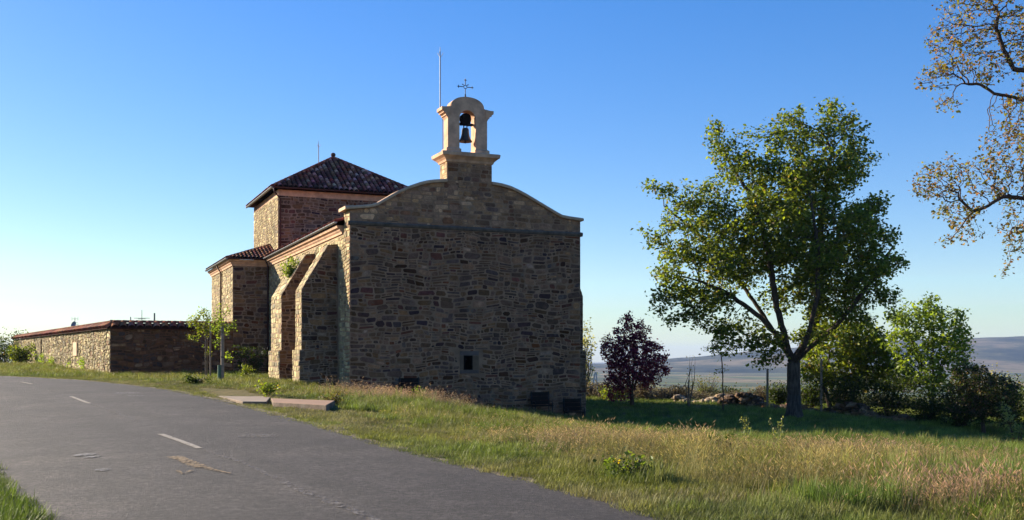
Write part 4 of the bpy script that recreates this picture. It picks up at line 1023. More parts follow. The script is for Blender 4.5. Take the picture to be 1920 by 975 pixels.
BB = [(1340, 250, 15, 28, .7, 40), (1350, 285, 26, 26, 1.0, 50), (1372, 262, 9, 20, .5, 14), (1378, 318, 26, 30, 1.6, 60), (1400, 300, 16, 26, 1.2, 30), (1420, 350, 24, 22, 1.5, 40), (1470, 232, 26, 26, 1.1, 60), (1455, 270, 22, 24, 1.3, 45), (1497, 215, 12, 22, .6, 20), (1500, 265, 26, 30, 1.6, 60), (1556, 212, 22, 28, 1.0, 55), (1545, 255, 28, 26, 1.5, 60), (1592, 235, 20, 26, 1.0, 45), (1604, 272, 26, 20, 1.2, 45), (1632, 298, 14, 12, .5, 16), (1600, 320, 26, 26, 1.8, 50), (1440, 320, 40, 26, 2.5, 80), (1510, 330, 44, 36, 3, 130), (1560, 340, 40, 40, 3, 130), (1450, 390, 50, 34, 3.4, 130), (1520, 400, 50, 40, 3.4, 140),
      (1222, 347, 20, 10, .6, 22), (1250, 358, 24, 13, .8, 34), (1290, 352, 16, 12, .8, 20), (1285, 385, 30, 16, 1.2, 45), (1325, 365, 30, 18, 1.6, 50), (1345, 400, 34, 24, 2, 60), (1305, 425, 34, 20, 2, 60), (1255, 420, 20, 14, 1, 26), (1208, 432, 12, 9, .4, 12), (1235, 455, 20, 12, .8, 22), (1270, 470, 34, 20, 1.8, 60), (1310, 480, 36, 26, 2.4, 70), (1250, 510, 26, 20, 1.4, 45), (1245, 555, 26, 18, 1.3, 45), (1285, 545, 34, 24, 2.2, 70), (1230, 580, 14, 9, .6, 12), (1260, 600, 20, 12, .9, 26), (1300, 590, 24, 16, 1.6, 40), (1335, 560, 36, 26, 2.4, 70), (1380, 445, 50, 40, 3.4, 140), (1380, 510, 44, 24, 2.8, 80), (1440, 470, 50, 40, 4, 150), (1510, 470, 56, 50, 4.2, 200),
      (1640, 385, 22, 22, 1.6, 40), (1612, 410, 34, 30, 2.4, 80), (1600, 465, 46, 36, 3.4, 120), (1655, 440, 24, 18, 1.6, 40), (1672, 492, 26, 14, 1.2, 36), (1640, 500, 34, 24, 2.2, 70), (1685, 480, 10, 8, .5, 8), (1570, 530, 60, 34, 4, 150), (1620, 550, 40, 24, 2.6, 80), (1665, 555, 22, 12, 1.2, 28), (1560, 585, 50, 22, 3, 80), (1610, 600, 24, 14, 1.8, 32), (1500, 540, 40, 34, 4, 70), (1365, 620, 30, 16, 1.6, 50), (1400, 645, 22, 14, 1.2, 34), (1330, 612, 18, 10, 1, 18), (1345, 660, 16, 8, .6, 14), (1440, 640, 26, 20, 1.6, 45), (1430, 676, 18, 10, .8, 20), (1520, 625, 40, 18, 2.6, 40), (1675, 592, 14, 7, .5, 10)]
BB = [(*b[:5], int(b[5] * 2.1)) for b in BB] + [(1450, 430, 40, 30, 1.2, 180, -3.4), (1500, 490, 44, 34, 1.2, 190, -3.4), (1560, 430, 40, 40, 1.2, 190, -3.2), (1400, 390, 34, 26, 1.0, 110, -2.6), (1545, 320, 40, 36, 1.2, 170, -2.2), (1470, 350, 34, 34, 1.0, 140, -2.6), (1610, 500, 36, 30, 1.2, 140, -2.4), (1340, 500, 34, 26, 1.2, 110, -2.2)]
print('big', make_tree('broadleaf_tree', 'tallest tree, with a forked trunk and a wide ragged green crown', 'tree', 60, 1489, BT, BB, .33, 3.6, .38, .20, 16, GREEN, tip=.007, rmax=.38, spread=.19, leaf_r=.022, shell=.1, maxn=15000, p=2.15)[1:])
# purple plum
PT = dict(t=(None, [(1185, 745), (1184, 735)]), a=('t', [(1178, 700, .2), (1168, 655, .3)]), b=('t', [(1188, 700, -.3), (1188, 640, -.2), (1182, 600, 0)]), c=('t', [(1198, 705, .3), (1215, 660, .2)]))
PB = [(1185, 680, 50, 50, 1.9, 420), (1180, 625, 30, 32, 1.2, 130), (1176, 598, 12, 14, .4, 20), (1150, 660, 26, 30, 1.0, 90), (1140, 645, 18, 16, .6, 40), (1222, 670, 30, 34, 1.2, 110), (1240, 690, 16, 18, .6, 40), (1205, 625, 16, 18, .7, 35), (1155, 715, 22, 22, 1.2, 70), (1145, 735, 10, 12, .5, 20), (1215, 715, 26, 16, 1, 50)]
print('plum', make_tree('purple_leaf_plum', 'small round tree with dark purple leaves right of the church', 'tree', 72, 1185, PT, PB, .22, 2.0, .27, .16, 16, PURP, bark='barkd', leafm='leafd', tip=.01, rmax=.13, spread=.12, leaf_r=.03)[1:])
# right background trees
DT = dict(t=(None, [(1545, 725)]), a=('t', [(1535, 690), (1530, 650, .5)]), b=('t', [(1565, 690), (1590, 650, -.5)]), c=('t', [(1560, 680, 1), (1570, 630, 1)]), d=('t', [(1600, 700), (1635, 665, 0)]))
DB = [(1560, 670, 60, 55, 2.5, 300), (1610, 655, 50, 46, 2.5, 240), (1570, 620, 40, 24, 2, 90), (1640, 680, 36, 45, 2, 160), (1520, 690, 22, 26, 1.5, 60), (1625, 620, 30, 20, 1.5, 60), (1680, 705, 34, 34, 1.6, 120), (1600, 715, 60, 24, 2, 120)]
print(make_tree('leafy_tree', 'low dense dark green tree just behind the tall trunk', 'tree', 69, 1560, DT, DB, .3, 2.6, .40, .24, 18, GREEN, tip=.01, rmax=.14, spread=.2, leaf_r=.03)[1:])
LT = dict(t=(None, [(1747, 752)]), e=('t', [(1725, 715, .5), (1690, 675, .6)]), f=('t', [(1775, 715, -.5), (1800, 680, -.4)]), a=('t', [(1735, 690, .3), (1715, 640, .4), (1700, 600, .4)]), b=('t', [(1745, 680, -.4), (1742, 600, -.3), (1738, 570, 0)]), c=('t', [(1765, 690, .3), (1785, 640, .2), (1795, 600, 0)]), d=('t', [(1755, 700, -.5), (1775, 660, -.5)]))
LB = [(1738, 592, 34, 32, 1.5, 130), (1735, 568, 16, 12, .6, 25), (1700, 605, 34, 22, 1.4, 90), (1680, 595, 16, 10, .6, 20), (1790, 600, 22, 24, 1.0, 60), (1745, 640, 60, 40, 2.4, 260), (1800, 640, 24, 26, 1.2, 70), (1815, 622, 10, 8, .4, 12), (1715, 690, 40, 40, 2, 130), (1780, 690, 40, 40, 2, 110), (1745, 720, 50, 20, 1.6, 80), (1760, 560, 10, 14, .4, 10), (1670, 640, 14, 20, .8, 25), (1700, 570, 8, 8, .3, 6)]
print(make_tree('leafy_tree', 'light green many stemmed young tree further right than the tall tree', 'tree', 65, 1747, LT, LB, .3, 2.4, .36, .22, 13, BRIGHT, tip=.01, rmax=.12, spread=.18, leaf_r=.03)[1:])
ST = dict(t=(None, [(1840, 775)]), a=('t', [(1830, 745), (1815, 715, .4)]), b=('t', [(1850, 740, -.3), (1860, 705, 0)]), c=('t', [(1865, 760, .2), (1888, 735, 0)]), d=('t', [(1850, 745, .6), (1840, 700, .5)]))
SBb = [(1850, 735, 56, 36, 2, 420), (1820, 705, 30, 26, 1.5, 150), (1880, 740, 26, 36, 1.4, 150), (1850, 770, 60, 20, 1.8, 140), (1800, 750, 30, 30, 1.5, 100)]
print(make_tree('tangled_shrub', 'dark tangled shrub at the right edge beside the light green tree', 'shrub', 57, 1845, ST, SBb, .2, 2.2, .26, .12, 20, DARKG + [((.10, .075, .05), 3)], bark='barkd', tip=.012, rmax=.09, spread=.14, leaf_r=.03)[1:])
# off-frame tree whose branches reach in from the right
OT = dict(t=(None, [(2200, 700), (2190, 520), (2185, 450)]),
    a=('t', [(2120, 410), (2040, 385, 0), (1970, 372, -.2), (1905, 375, -.3), (1870, 372, -.3), (1845, 388, -.3), (1815, 400, -.3)]),
    a2=('a', [(1795, 425, -.3), (1775, 450, -.3)]),
    b=('t', [(2130, 330), (2040, 250, .2), (1950, 190, .2), (1900, 178, .2), (1870, 172, .2), (1845, 155, .2), (1815, 153, .2)]),
    b3=('t', [(2110, 300), (2000, 180, -.3), (1930, 140, -.3), (1890, 135, -.3), (1870, 95, -.3), (1858, 60, -.3), (1862, 30, -.3)]),
    c=('t', [(2180, 250, .6), (2150, 50, .6), (2100, -80, .4), (2020, -140, 0)]),
    d=('t', [(2230, 350, .5), (2330, 150, .6)]),
    e=('a', [(1790, 378, -.3)]), f=('t', [(2080, 440, .2), (1960, 425, .2), (1905, 425, .2)]))
OB = [(1740, 355, 34, 20, .5, 50), (1770, 330, 44, 40, .7, 110), (1850, 330, 40, 45, .8, 110), (1800, 395, 50, 24, .7, 80), (1725, 335, 16, 12, .3, 16), (1815, 440, 30, 14, .4, 30), (1778, 450, 16, 16, .3, 20), (1900, 350, 36, 50, .9, 110), (1880, 270, 36, 40, .8, 80), (1905, 220, 30, 50, .8, 80),
      (1765, 140, 36, 30, .6, 80), (1735, 155, 20, 14, .3, 22), (1790, 110, 40, 40, .7, 110), (1760, 70, 26, 26, .5, 45), (1830, 50, 60, 50, .9, 150), (1900, 60, 40, 60, 1, 120), (1845, 120, 40, 36, .7, 70), (1775, 195, 30, 14, .4, 24), (1780, 30, 24, 30, .5, 40), (1850, -20, 80, 50, 1, 100), (1900, 460, 20, 30, .5, 40), (1905, 425, 36, 24, .5, 50), (1880, 515, 10, 18, .2, 10),
      (2000, 300, 80, 120, 1.8, 220), (2000, 80, 90, 120, 1.8, 220), (2150, 0, 140, 140, 2.5, 260), (2300, 200, 150, 180, 2.5, 240)]
OB = [(*b[:5], int(b[5] * 1.7)) for b in OB]
print('off', make_tree('spreading_tree', 'brown leaved tree whose twiggy branches reach in from the right edge', 'tree', 28, 2200, OT, OB, .10, 1.7, .14, .085, 5, OAK, bark='barkd', tip=.005, rmax=.15, spread=.075, leaf_r=.0072, shell=.2, jit=.35, skip=.22, maxn=20000, p=2.0)[1:])

def simple_bush(name, label, cat, px, py, D, w_, h, n, size, pal, group=None, leafm='leaf', stems=7, depth=None, bark='barkd', nl=6, z=None, sparse=False):
    x = at(px, D); z0 = gz(x, D) if z is None else z; root = empty(name, (x, D, z0), 0, label, cat, group)
    mb = MB(); tips = []; dp = depth or w_ * .8
    for k in range(stems):
        a = rng.uniform(0, 6.28); rr = rng.uniform(.3, 1); q = np.array((math.cos(a) * rr * w_ * .45, math.sin(a) * rr * dp * .45, h * rng.uniform(.65, 1.0)))
        mid = q * np.array((.4, .4, .5)) + rng.normal(0, .04 * h, 3); mb.tube([(q[0] * .1, q[1] * .1, -.1), mid, q], [.012 + .008 * h, .008 + .005 * h, .004], 5, cap=False); 
        for f in np.linspace(.25, 1, 6): tips.append(q * f)
    mb.build('stems', M[bark], root, recalc=False)
    tips = np.array(tips); k = rng.choice(len(tips), n); C = tips[k] + rng.normal(0, 1, (n, 3)) * np.array((w_, dp, h)) * (.07 if sparse else .13); C[:, 2] = np.abs(C[:, 2])
    ml = MB(); leaf_cloud(ml, C, size, nl, size * .8, pal); ml.build('foliage', M[leafm], root, recalc=False); return root
def sapling(label, px, D, ytop, stakes, fol, pal, green=False, n=90, h=None):
    x = at(px, D); z0 = gz(x, D); root = empty('sapling', (x, D, z0), 0, label, 'sapling', None); S = D / F
    Z = lambda y: EYE + (HZ - y) * S - z0
    mb = MB(); mb.tube([(0, 0, -.1), (.03, .02, Z(ytop) * .5), (0, 0, Z(ytop))], [.035, .025, .01], 6); 
    C = []
    for (fx, fy, rx, ry, k) in fol:
        c = np.array(((fx - px) * S, 0, Z(fy))); b = blob(c, (rx * S, rx * S * .8, ry * S), k, .1); C.append(b)
        for q in b[::7]: mb.tube([(0, 0, max(.5, q[2] - .4)), tuple(q)], [.01, .004], 4, cap=False)
    mb.build('stem', M['barkp'], root, recalc=False)
    ml = MB(); leaf_cloud(ml, np.vstack(C), .11, 6, .08, pal); ml.build('foliage', M['leaf'], root, recalc=False)
    return root
def stake(px, D, ytop, r, label, mat='oldwood', tubeh=0, square=True):
    x = at(px, D); z0 = gz(x, D); h = EYE + (HZ - ytop) / F * D - z0
    root = empty('tree_stake', (x, D, z0), .4, label, 'stake')
    mb = MB(); mb.box(-r, r, -r, r, -.3, h); o = mb.build('post', M[mat], root); b = o.modifiers.new('b', 'BEVEL'); b.width = r * .25
    mb = MB(); mb.tube([(-r * 1.2, 0, h * .45), (r * 1.2, 0, h * .45)], r * .5, 6); mb.box(-r - .012, r + .012, -r - .012, r + .012, h * .44, h * .44 + .05); mb.build('tie', M['iron'], root)
    if tubeh: mb = MB(); mb.tube([(-.16, 0, 0), (-.16, 0, tubeh)], .09, 10); mb.build('guard', M['greenp'], root)
    return root
sapling('young tree with drooping green leaves tied to thin stakes by the garden wall', 388, 62, 590, 0, [(375, 600, 22, 18, 60), (385, 590, 14, 14, 35), (362, 605, 14, 8, 18), (380, 620, 18, 12, 40), (362, 632, 12, 7, 16), (388, 655, 8, 14, 8)], GREEN)
stake(394.5, 61.6, 612, .045, 'thin pale stake between the drooping sapling and the garden wall'); stake(385.5, 61.8, 628, .03, 'thinnest short stake left of the drooping sapling', 'barkp')
sapling('thin young tree with sparse light green leaves tied to the thick post', 419, 56, 580, 0, [(418, 590, 14, 24, 26), (405, 600, 12, 12, 12), (415, 615, 22, 12, 34), (432, 612, 10, 10, 12), (408, 640, 10, 10, 10), (430, 668, 7, 8, 12)], BRIGHT)
stake(417, 55.7, 612, .075, 'thick grey wooden stake with a green guard in the verge grass', 'oldwood', .9)
simple_bush('climbing_weed', 'bright green weed growing out of the sloping top of the second buttress', 'weed', 530, 518, 1, .5, .6, 1, .1, BRIGHT) if False else None
s_, t_ = -1.55, 9.2; wx, wy, wz = L2W(-1.25, 8.6, 6.2)
def weed_on(label, x, y, z, w_, h, n, size, pal, name='weed'):
    return simple_bush(name, label, 'weed', 960 + x / y * F, 0, y, w_, h, n, size, pal, z=z)
weed_on('bright green weed growing out of the sloping top of the far buttress', wx, wy, wz, .8, 1.0, 110, .13, BRIGHT, 'wall_weed')
simple_bush('weed_clump', 'dark green low weed clump at the left end of the concrete path', 'weed', 373, 0, 49, 1.0, .38, 90, .10, DARKG)
simple_bush('weed_clump', 'upright grassy weed clump in the gap between concrete path and paving slab', 'weed', 500, 0, 38.6, .6, .45, 60, .10, GREEN)
simple_bush('weed_clump', 'straw coloured weed clump at the right end of the reddish paving slab', 'weed', 626, 0, 35.2, 1.0, .5, 160, .05, [((.12, .095, .045), 3), ((.08, .09, .03), 3)], stems=16)
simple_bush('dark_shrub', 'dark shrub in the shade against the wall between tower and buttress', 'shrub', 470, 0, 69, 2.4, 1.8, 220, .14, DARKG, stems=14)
simple_bush('nettle_patch', 'leafy green weed in front of the shaded shrub near the far buttress', 'weed', 462, 0, 62, .8, .8, 70, .11, GREEN)
simple_bush('weed_clump', 'bright leafy weed showing against the foot of the facade at the first bench', 'weed', 790, 0, 50.2, .5, .75, 30, .10, BRIGHT)
for i, (px, D, w_, h) in enumerate(((88, 99, 2.4, .9), (108, 93, 2.2, .85), (128, 89, 2.0, .7), (150, 85, 2.2, .95), (172, 79, 2.4, .9))):
    lab = ['lime green plant at the left end of the row under the lit garden wall', 'second lime green plant from the left under the lit garden wall', 'darker middle plant of the row under the lit garden wall', 'fourth lime green plant from the left under the lit garden wall', 'lime green plant nearest the corner of the garden wall'][i]
    simple_bush('low_plant', lab, 'plant', px, 0, D, w_, h, 200, .12, DARKG if i == 2 else [((.22, .32, .05), 3), ((.16, .26, .04), 3)], 'low plants along the lit garden wall', nl=5)
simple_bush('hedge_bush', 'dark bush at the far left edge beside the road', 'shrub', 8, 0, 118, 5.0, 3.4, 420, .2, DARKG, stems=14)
simple_bush('hedge_bush', 'green shrub in front of the far end of the garden wall', 'shrub', 38, 0, 104, 3.0, 1.7, 360, .18, DARKG + GREEN, stems=14)
simple_bush('hedge_bush', 'spindly shrub top showing behind the green shrub at the far wall end', 'shrub', 32, 0, 126, 2.6, 3.9, 120, .2, DARKG, stems=8)
simple_bush('hedge_bush', 'bush running out of frame at the left behind the verge', 'shrub', -40, 0, 116, 6, 3.6, 350, .2, DARKG, stems=14)
# right side small plants
simple_bush('willow_bush', 'pale spindly tree half hidden behind the right edge of the church', 'shrub', 1092, 0, 84, 3.0, 6.0, 300, .18, [((.22, .24, .11), 3), ((.28, .28, .15), 2)], stems=22, sparse=True, bark='barkp')
simple_bush('sparse_shrub', 'green twiggy bush behind the lit rubble heap', 'shrub', 1325, 0, 86, 3.0, 2.2, 240, .09, [((.10, .12, .04), 3), ((.14, .14, .06), 2)], stems=30, sparse=True)
simple_bush('bright_bush', 'low bright green bush in the sun left of the plum trunk', 'shrub', 1146, 0, 78, 2.2, 1.0, 260, .12, GREEN)
simple_bush('pale_bush', 'pale yellow green flowering bush above the tangled shrub', 'shrub', 1868, 0, 78, 3.6, 3.2, 320, .16, [((.30, .29, .15), 3), ((.38, .35, .2), 2)], bark='barkp', stems=16)
simple_bush('pale_bush', 'grey green bush at the right edge behind the tangled shrub', 'shrub', 1925, 0, 70, 3.5, 2.6, 300, .16, GREEN, stems=14)
simple_bush('leafy_weed', 'tall leafy weed at the right edge where sunlit grass begins', 'weed', 1905, 0, 41, 1.4, 1.5, 60, .13, [((.18, .20, .08), 3)], stems=6, sparse=True)
simple_bush('thin_sapling', 'almost leafless pale sapling left of the rubble heap', 'sapling', 1290, 0, 70, 1.5, 3.6, 30, .10, [((.25, .22, .12), 3)], stems=5, sparse=True, nl=2, bark='barkp')
def little_tree():
    T = dict(t=(None, [(1356, 745), (1355, 700), (1352, 665)]), a=('t', [(1340, 650)]), b=('t', [(1365, 655)]))
    B = [(1340, 655, 30, 10, .5, 40), (1352, 640, 16, 16, .5, 26), (1372, 660, 14, 10, .4, 18), (1352, 690, 14, 14, .3, 10)]
    make_tree('thin_sapling', 'thin dark sapling with leaves only at the top, in front of the rubble heap', 'sapling', 66, 1356, T, B, .16, 2.0, .2, .15, 4, GREEN, bark='barkd', tip=.008, rmax=.04, spread=.12, leaf_r=.02)
little_tree()
for i, (px, D, w_, h, lab) in enumerate(((1522, 71, 2.6, 1.9, 'dark low bush directly right of the tall trunk'), (1590, 66, 3.4, 2.3, 'dark undergrowth bush below the dense dark green tree'), (1668, 64, 3.6, 2.6, 'dark undergrowth bush between the dark green tree and the light green tree'),
        (1735, 62.5, 3.6, 1.6, 'low dark bush around the foot of the light green tree'), (1800, 60, 3.6, 2.4, 'dark bush between the light green tree and the tangled shrub'), (1890, 60, 3.0, 2.6, 'dark bush behind the right side of the tangled shrub'), (1955, 58, 4.0, 3.0, 'bush cut off by the right edge of the picture'), (1460, 74, 1.6, 1.5, 'small dark bush left of the tall trunk behind the wooden post'))):
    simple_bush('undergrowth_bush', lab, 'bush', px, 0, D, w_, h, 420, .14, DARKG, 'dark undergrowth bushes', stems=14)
# post
x = at(1439, 70); z0 = gz(x, 70); mb = MB(); h = EYE + (HZ - 691) / F * 70 - z0; mb.prism([(x + .08 * math.cos(t), 70 + .08 * math.sin(t)) for t in np.linspace(0, 2 * math.pi, 9)[:-1]], lambda p, q, w_: (p, q, w_), z0 - .3, z0 + h)
o = mb.build('fence_post', M['oldwood']); tag(o, 'lone weathered wooden post left of the tall tree trunk', 'post'); bv = o.modifiers.new('b', 'BEVEL'); bv.width = .01
x = at(1540, 66); z0 = gz(x, 66); mb = MB(); mb.prism([(x + .07 * math.cos(t), 66 + .07 * math.sin(t)) for t in np.linspace(0, 2 * math.pi, 9)[:-1]], lambda p, q, w_: (p, q, w_), z0 - .3, z0 + 3.4)
o = mb.build('fence_post', M['oldwood']); tag(o, 'pale post in front of the dark green tree, right of the tall trunk', 'post'); bv = o.modifiers.new('b', 'BEVEL'); bv.width = .01
# rubble heaps / broken dry stone wall
def rubble(label, pa, pb, h, n, seed, tall=1.0, pal=PAL_DRY):
    rs = random.Random(seed); (xa, ya), (xb, yb) = pa, pb; xm, ym = (xa + xb) / 2, (ya + yb) / 2; zm = gz(xm, ym); L = math.dist(pa, pb); ang = math.atan2(yb - ya, xb - xa)
    root = empty('dry_stone_wall', (xm, ym, zm), ang, label, 'stone wall'); mb = MB()
    for k in range(n):
        t = rs.uniform(-.5, .5) * L; hh = h * (.55 + .45 * math.sin(t * 1.3 + seed)) * tall; layer = rs.random(); zz = layer * hh; wd = .55 * (1 - layer * .6)
        c = Vector((t, rs.uniform(-wd, wd), zz)); wxx, wyy = xm + math.cos(ang) * t, ym + math.sin(ang) * t
        c.z += gz(wxx, wyy) - zm if k % 5 == 0 or L > 0 else 0
        s3 = (rs.uniform(.15, .38), rs.uniform(.12, .28), rs.uniform(.07, .17)); q = Quaternion((rs.uniform(-1, 1), rs.uniform(-1, 1), rs.uniform(-1, 1)), rs.uniform(0, .6)) if False else Matrix.Rotation(rs.uniform(-.35, .35), 3, 'X') @ Matrix.Rotation(rs.uniform(0, 3), 3, 'Z')
        vs = []; ring = 7
        for (zz2, rr) in ((-1, .7), (-.35, 1.0), (.45, .95), (1, .6)):
            for j in range(ring):
                a = 2 * math.pi * j / ring; v = Vector((math.cos(a) * rr * s3[0] * rs.uniform(.85, 1.15), math.sin(a) * rr * s3[1] * rs.uniform(.85, 1.15), zz2 * s3[2] * rs.uniform(.85, 1.1))); vs.append(q @ v + c)
        fs = [(i * ring + j, i * ring + (j + 1) % ring, (i + 1) * ring + (j + 1) % ring, (i + 1) * ring + j) for i in range(3) for j in range(ring)] + [tuple(range(ring))[::-1], tuple(range(3 * ring, 4 * ring))]
        mb.add(vs, fs, pick(pal))
    mb.build('stones', M['stone'], root, recalc=False)
rubble('sunlit heap of tumbled tan stones left of the thin dark sapling', (at(1268, 77), 77), (at(1352, 75), 75), .75, 150, 5, pal=[((.34, .25, .16), 3), ((.28, .22, .15), 3), ((.18, .15, .12), 1)])
rubble('low tumbled dry stone wall between thin sapling and the tall trunk', (at(1352, 73), 73), (at(1480, 71), 71), .95, 240, 9)
rubble('broken dry stone wall in the shade right of the tall trunk', (at(1500, 68), 68), (at(1700, 62), 62), .8, 300, 14)
# white frame
def frame():
    D = 84; x = at(1117, D); z0 = gz(x, D); root = empty('ladder_frame', (x, D, z0), .2, 'thin white A shaped ladder frame standing between church and plum tree', 'ladder')
    S = D / F; Z = lambda y: EYE + (HZ - y) * S - z0
    for (a, b) in ((-10, -1), (4, 1)):
        mb = MB(); mb.tube([(a * S, 0, 0), (b * S, 0, Z(698))], .055, 6); mb.build('leg', M['white'], root)
    for f in (.18, .36, .54, .72):
        mb = MB(); mb.tube([((-10 + 9 * f) * S, 0, Z(698) * f), ((4 - 3 * f) * S, 0, Z(698) * f)], .022, 5); mb.build('rung', M['white'], root)
frame()
# things behind the garden wall
def mast(px, D, ytop, r, name, label, cat, cross=None, mat='greym', wires=False):
    x = at(px, D); z0 = gz(x, D); h = EYE + (HZ - ytop) / F * D - z0; root = empty(name, (x, D, z0), 0, label, cat)
    mb = MB(); mb.tube([(0, 0, -.2), (0, 0, h)], [r * 1.1, r * .9], 8); mb.build('pole', M[mat], root)
    if cross:
        mb = MB()
        for (z, l) in cross: mb.tube([(-l, 0, h - z), (l, 0, h - z)], .025, 5)
        mb.build('crossbar', M[mat], root)
    return root, h
r_, h_ = mast(140.5, 105, 595, .035, 'antenna_mast', 'satellite dish and small aerial showing above the tiled wall at left', 'antenna')
mb = MB(); hz_ = EYE + (HZ - 609.5) / F * 105 - r_.location.z
mb.lathe([(0, .0), (.12, .01), (.22, .04), (.30, .08), (.345, .12), (.35, .13), (.335, .125), (.2, .05), (0, .015)], n=20); dsh = mb.build('dish', M['greym'], r_, smooth=True); dsh.location = (0, -.1, hz_); dsh.rotation_euler = (R(75), 0, R(-25))
mb = MB()
for (sx, z) in ((-.3, h_ - .15), (-.3, h_ - .75), (.3, h_ - .15), (.3, h_ - .75)): mb.tube([(sx, 0, z - .18), (sx, 0, z + .18)], .02, 4)
for z in (h_ - .15, h_ - .5, h_ - .75): mb.tube([(-.3, 0, z), (.3, 0, z)], .015, 4)
mb.build('aerial', M['greym'], r_)
mast(266, 96, 581, .03, 'antenna_mast', 'thin aerial pole with a wide crossbar behind the garden wall', 'antenna', [(.75, .7), (.82, .35)])
mast(289.5, 92, 587, .08, 'utility_pole', 'short thick pole top showing above the garden wall tiles', 'pole')
mast(245, 98, 594, .05, 'utility_pole', 'shortest pole stub above the garden wall, left of the aerial', 'pole')
x = at(63, 124); mb = MB(); z0 = gz(x, 124); root = empty('panel_board', (x, 124, z0), .5, 'blue grey metal board standing behind the far end of the garden wall', 'board')
mb.box(-.42, .6, -.05, .05, 1.4, EYE + (HZ - 627) / F * 124 - z0); mb.build('board', M['greym'], root); mb = MB(); mb.box(-.50, -.42, -.06, .06, 0, EYE + (HZ - 627) / F * 124 - z0); mb.build('post', M['bluep'], root)

# ---------------------------------------------------------------- grass (uncountable): tufts scattered with geometry nodes
def tuft(name, nb, h, rad, wid, lean, head=False, broad=False):
    mb = MB(); rs = np.random.default_rng(abs(hash(name)) % 1000 if False else sum(map(ord, name)))
    for i in range(nb):
        a = rs.uniform(0, 6.28); r0 = rad * math.sqrt(rs.random()); bx_, by_ = r0 * math.cos(a), r0 * math.sin(a); H = h * rs.uniform(.55, 1.1); ld = rs.uniform(0, 6.28); ln = lean * H * rs.uniform(.3, 1.2)
        wd = wid * rs.uniform(.7, 1.2); fx, fy = -math.sin(ld) * wd, math.cos(ld) * wd; c0 = rs.uniform(.7, 1.25); c = (c0 * rs.uniform(.95, 1.05), c0, c0 * .9)
        P_ = [(bx_ + math.cos(ld) * ln * t ** 2, by_ + math.sin(ld) * ln * t ** 2, H * (t - .12 * t * t * lean)) for t in (0, .4, .75, 1)]; W_s = (1, .9, .6, .05)
        vs = []
        for p_, k in zip(P_, W_s): vs += [(p_[0] - fx * k, p_[1] - fy * k, p_[2]), (p_[0] + fx * k, p_[1] + fy * k, p_[2])]
        mb.add(vs, [(0, 1, 3, 2), (2, 3, 5, 4), (4, 5, 7, 6)], c)
        if head:
            e = Vector(P_[3]); s = H * .16; dr = Vector((math.cos(ld) * .5, math.sin(ld) * .5, .55)).normalized()
            q = Vector((-math.sin(ld), math.cos(ld), 0)) * wid * 2.3; q2 = dr.cross(q); hc = (1.6 * c0, 1.4 * c0, 1.35 * c0)
            mb.add([e, e + dr * s * .45 + q, e + dr * s, e + dr * s * .45 - q, e + dr * s * .45 + q2, e + dr * s * .45 - q2], [(0, 1, 2), (0, 2, 3), (0, 4, 2), (0, 2, 5)], hc)
    me_o = mb.build(name, M['blade'], recalc=False); COL.objects.unlink(me_o); return me_o
def gn_scatter(name, pts, rot, scl, idx, tint, protos, label):
    me = bpy.data.meshes.new(name); me.from_pydata(pts.tolist(), [], [])
    a = me.attributes.new('rot', 'FLOAT_VECTOR', 'POINT'); a.data.foreach_set('vector', rot.astype(np.float32).ravel())
    a = me.attributes.new('scl', 'FLOAT_VECTOR', 'POINT'); a.data.foreach_set('vector', scl.astype(np.float32).ravel())
    a = me.attributes.new('idx', 'INT', 'POINT'); a.data.foreach_set('value', idx.astype(np.int32))
    a = me.attributes.new('tint', 'FLOAT_COLOR', 'POINT'); t4 = np.ones((len(pts), 4), np.float32); t4[:, :3] = tint; a.data.foreach_set('color', t4.ravel())
    o = bpy.data.objects.new(name, me); COL.objects.link(o); o['kind'] = 'stuff'; tag(o, label, 'grass')
    c = bpy.data.collections.new(name + '_tufts')
    for i, q in enumerate(protos): q.name = 'tuft_%02d' % i if False else q.name; c.objects.link(q)
    ng = bpy.data.node_groups.new(name, 'GeometryNodeTree'); ng.interface.new_socket('Geometry', in_out='INPUT', socket_type='NodeSocketGeometry'); ng.interface.new_socket('Geometry', in_out='OUTPUT', socket_type='NodeSocketGeometry')
    gi = ng.nodes.new('NodeGroupInput'); go = ng.nodes.new('NodeGroupOutput'); ip = ng.nodes.new('GeometryNodeInstanceOnPoints'); ci = ng.nodes.new('GeometryNodeCollectionInfo')
    ci.inputs['Collection'].default_value = c; ci.inputs['Separate Children'].default_value = True; ci.inputs['Reset Children'].default_value = True
    def na(nm, ty): q = ng.nodes.new('GeometryNodeInputNamedAttribute'); q.data_type = ty; q.inputs[0].default_value = nm; return [s for s in q.outputs if s.enabled and s.name == 'Attribute'][0]
    ng.links.new(gi.outputs[0], ip.inputs['Points']); ng.links.new(ci.outputs[0], ip.inputs['Instance']); ip.inputs['Pick Instance'].default_value = True
    ng.links.new(na('idx', 'INT'), ip.inputs['Instance Index']); ng.links.new(na('rot', 'FLOAT_VECTOR'), ip.inputs['Rotation']); ng.links.new(na('scl', 'FLOAT_VECTOR'), ip.inputs['Scale'])
    ng.links.new(ip.outputs[0], go.inputs[0]); md = o.modifiers.new('scatter', 'NODES'); md.node_group = ng
    return o
def inpoly(x, y, poly):
    r = np.zeros(len(x), bool); n = len(poly)
    for i in range(n):
        x1, y1 = poly[i]; x2, y2 = poly[(i + 1) % n]; c = ((y1 > y) != (y2 > y)) & (x < (x2 - x1) * (y - y1) / (y2 - y1 + 1e-12) + x1); r ^= c
    return r
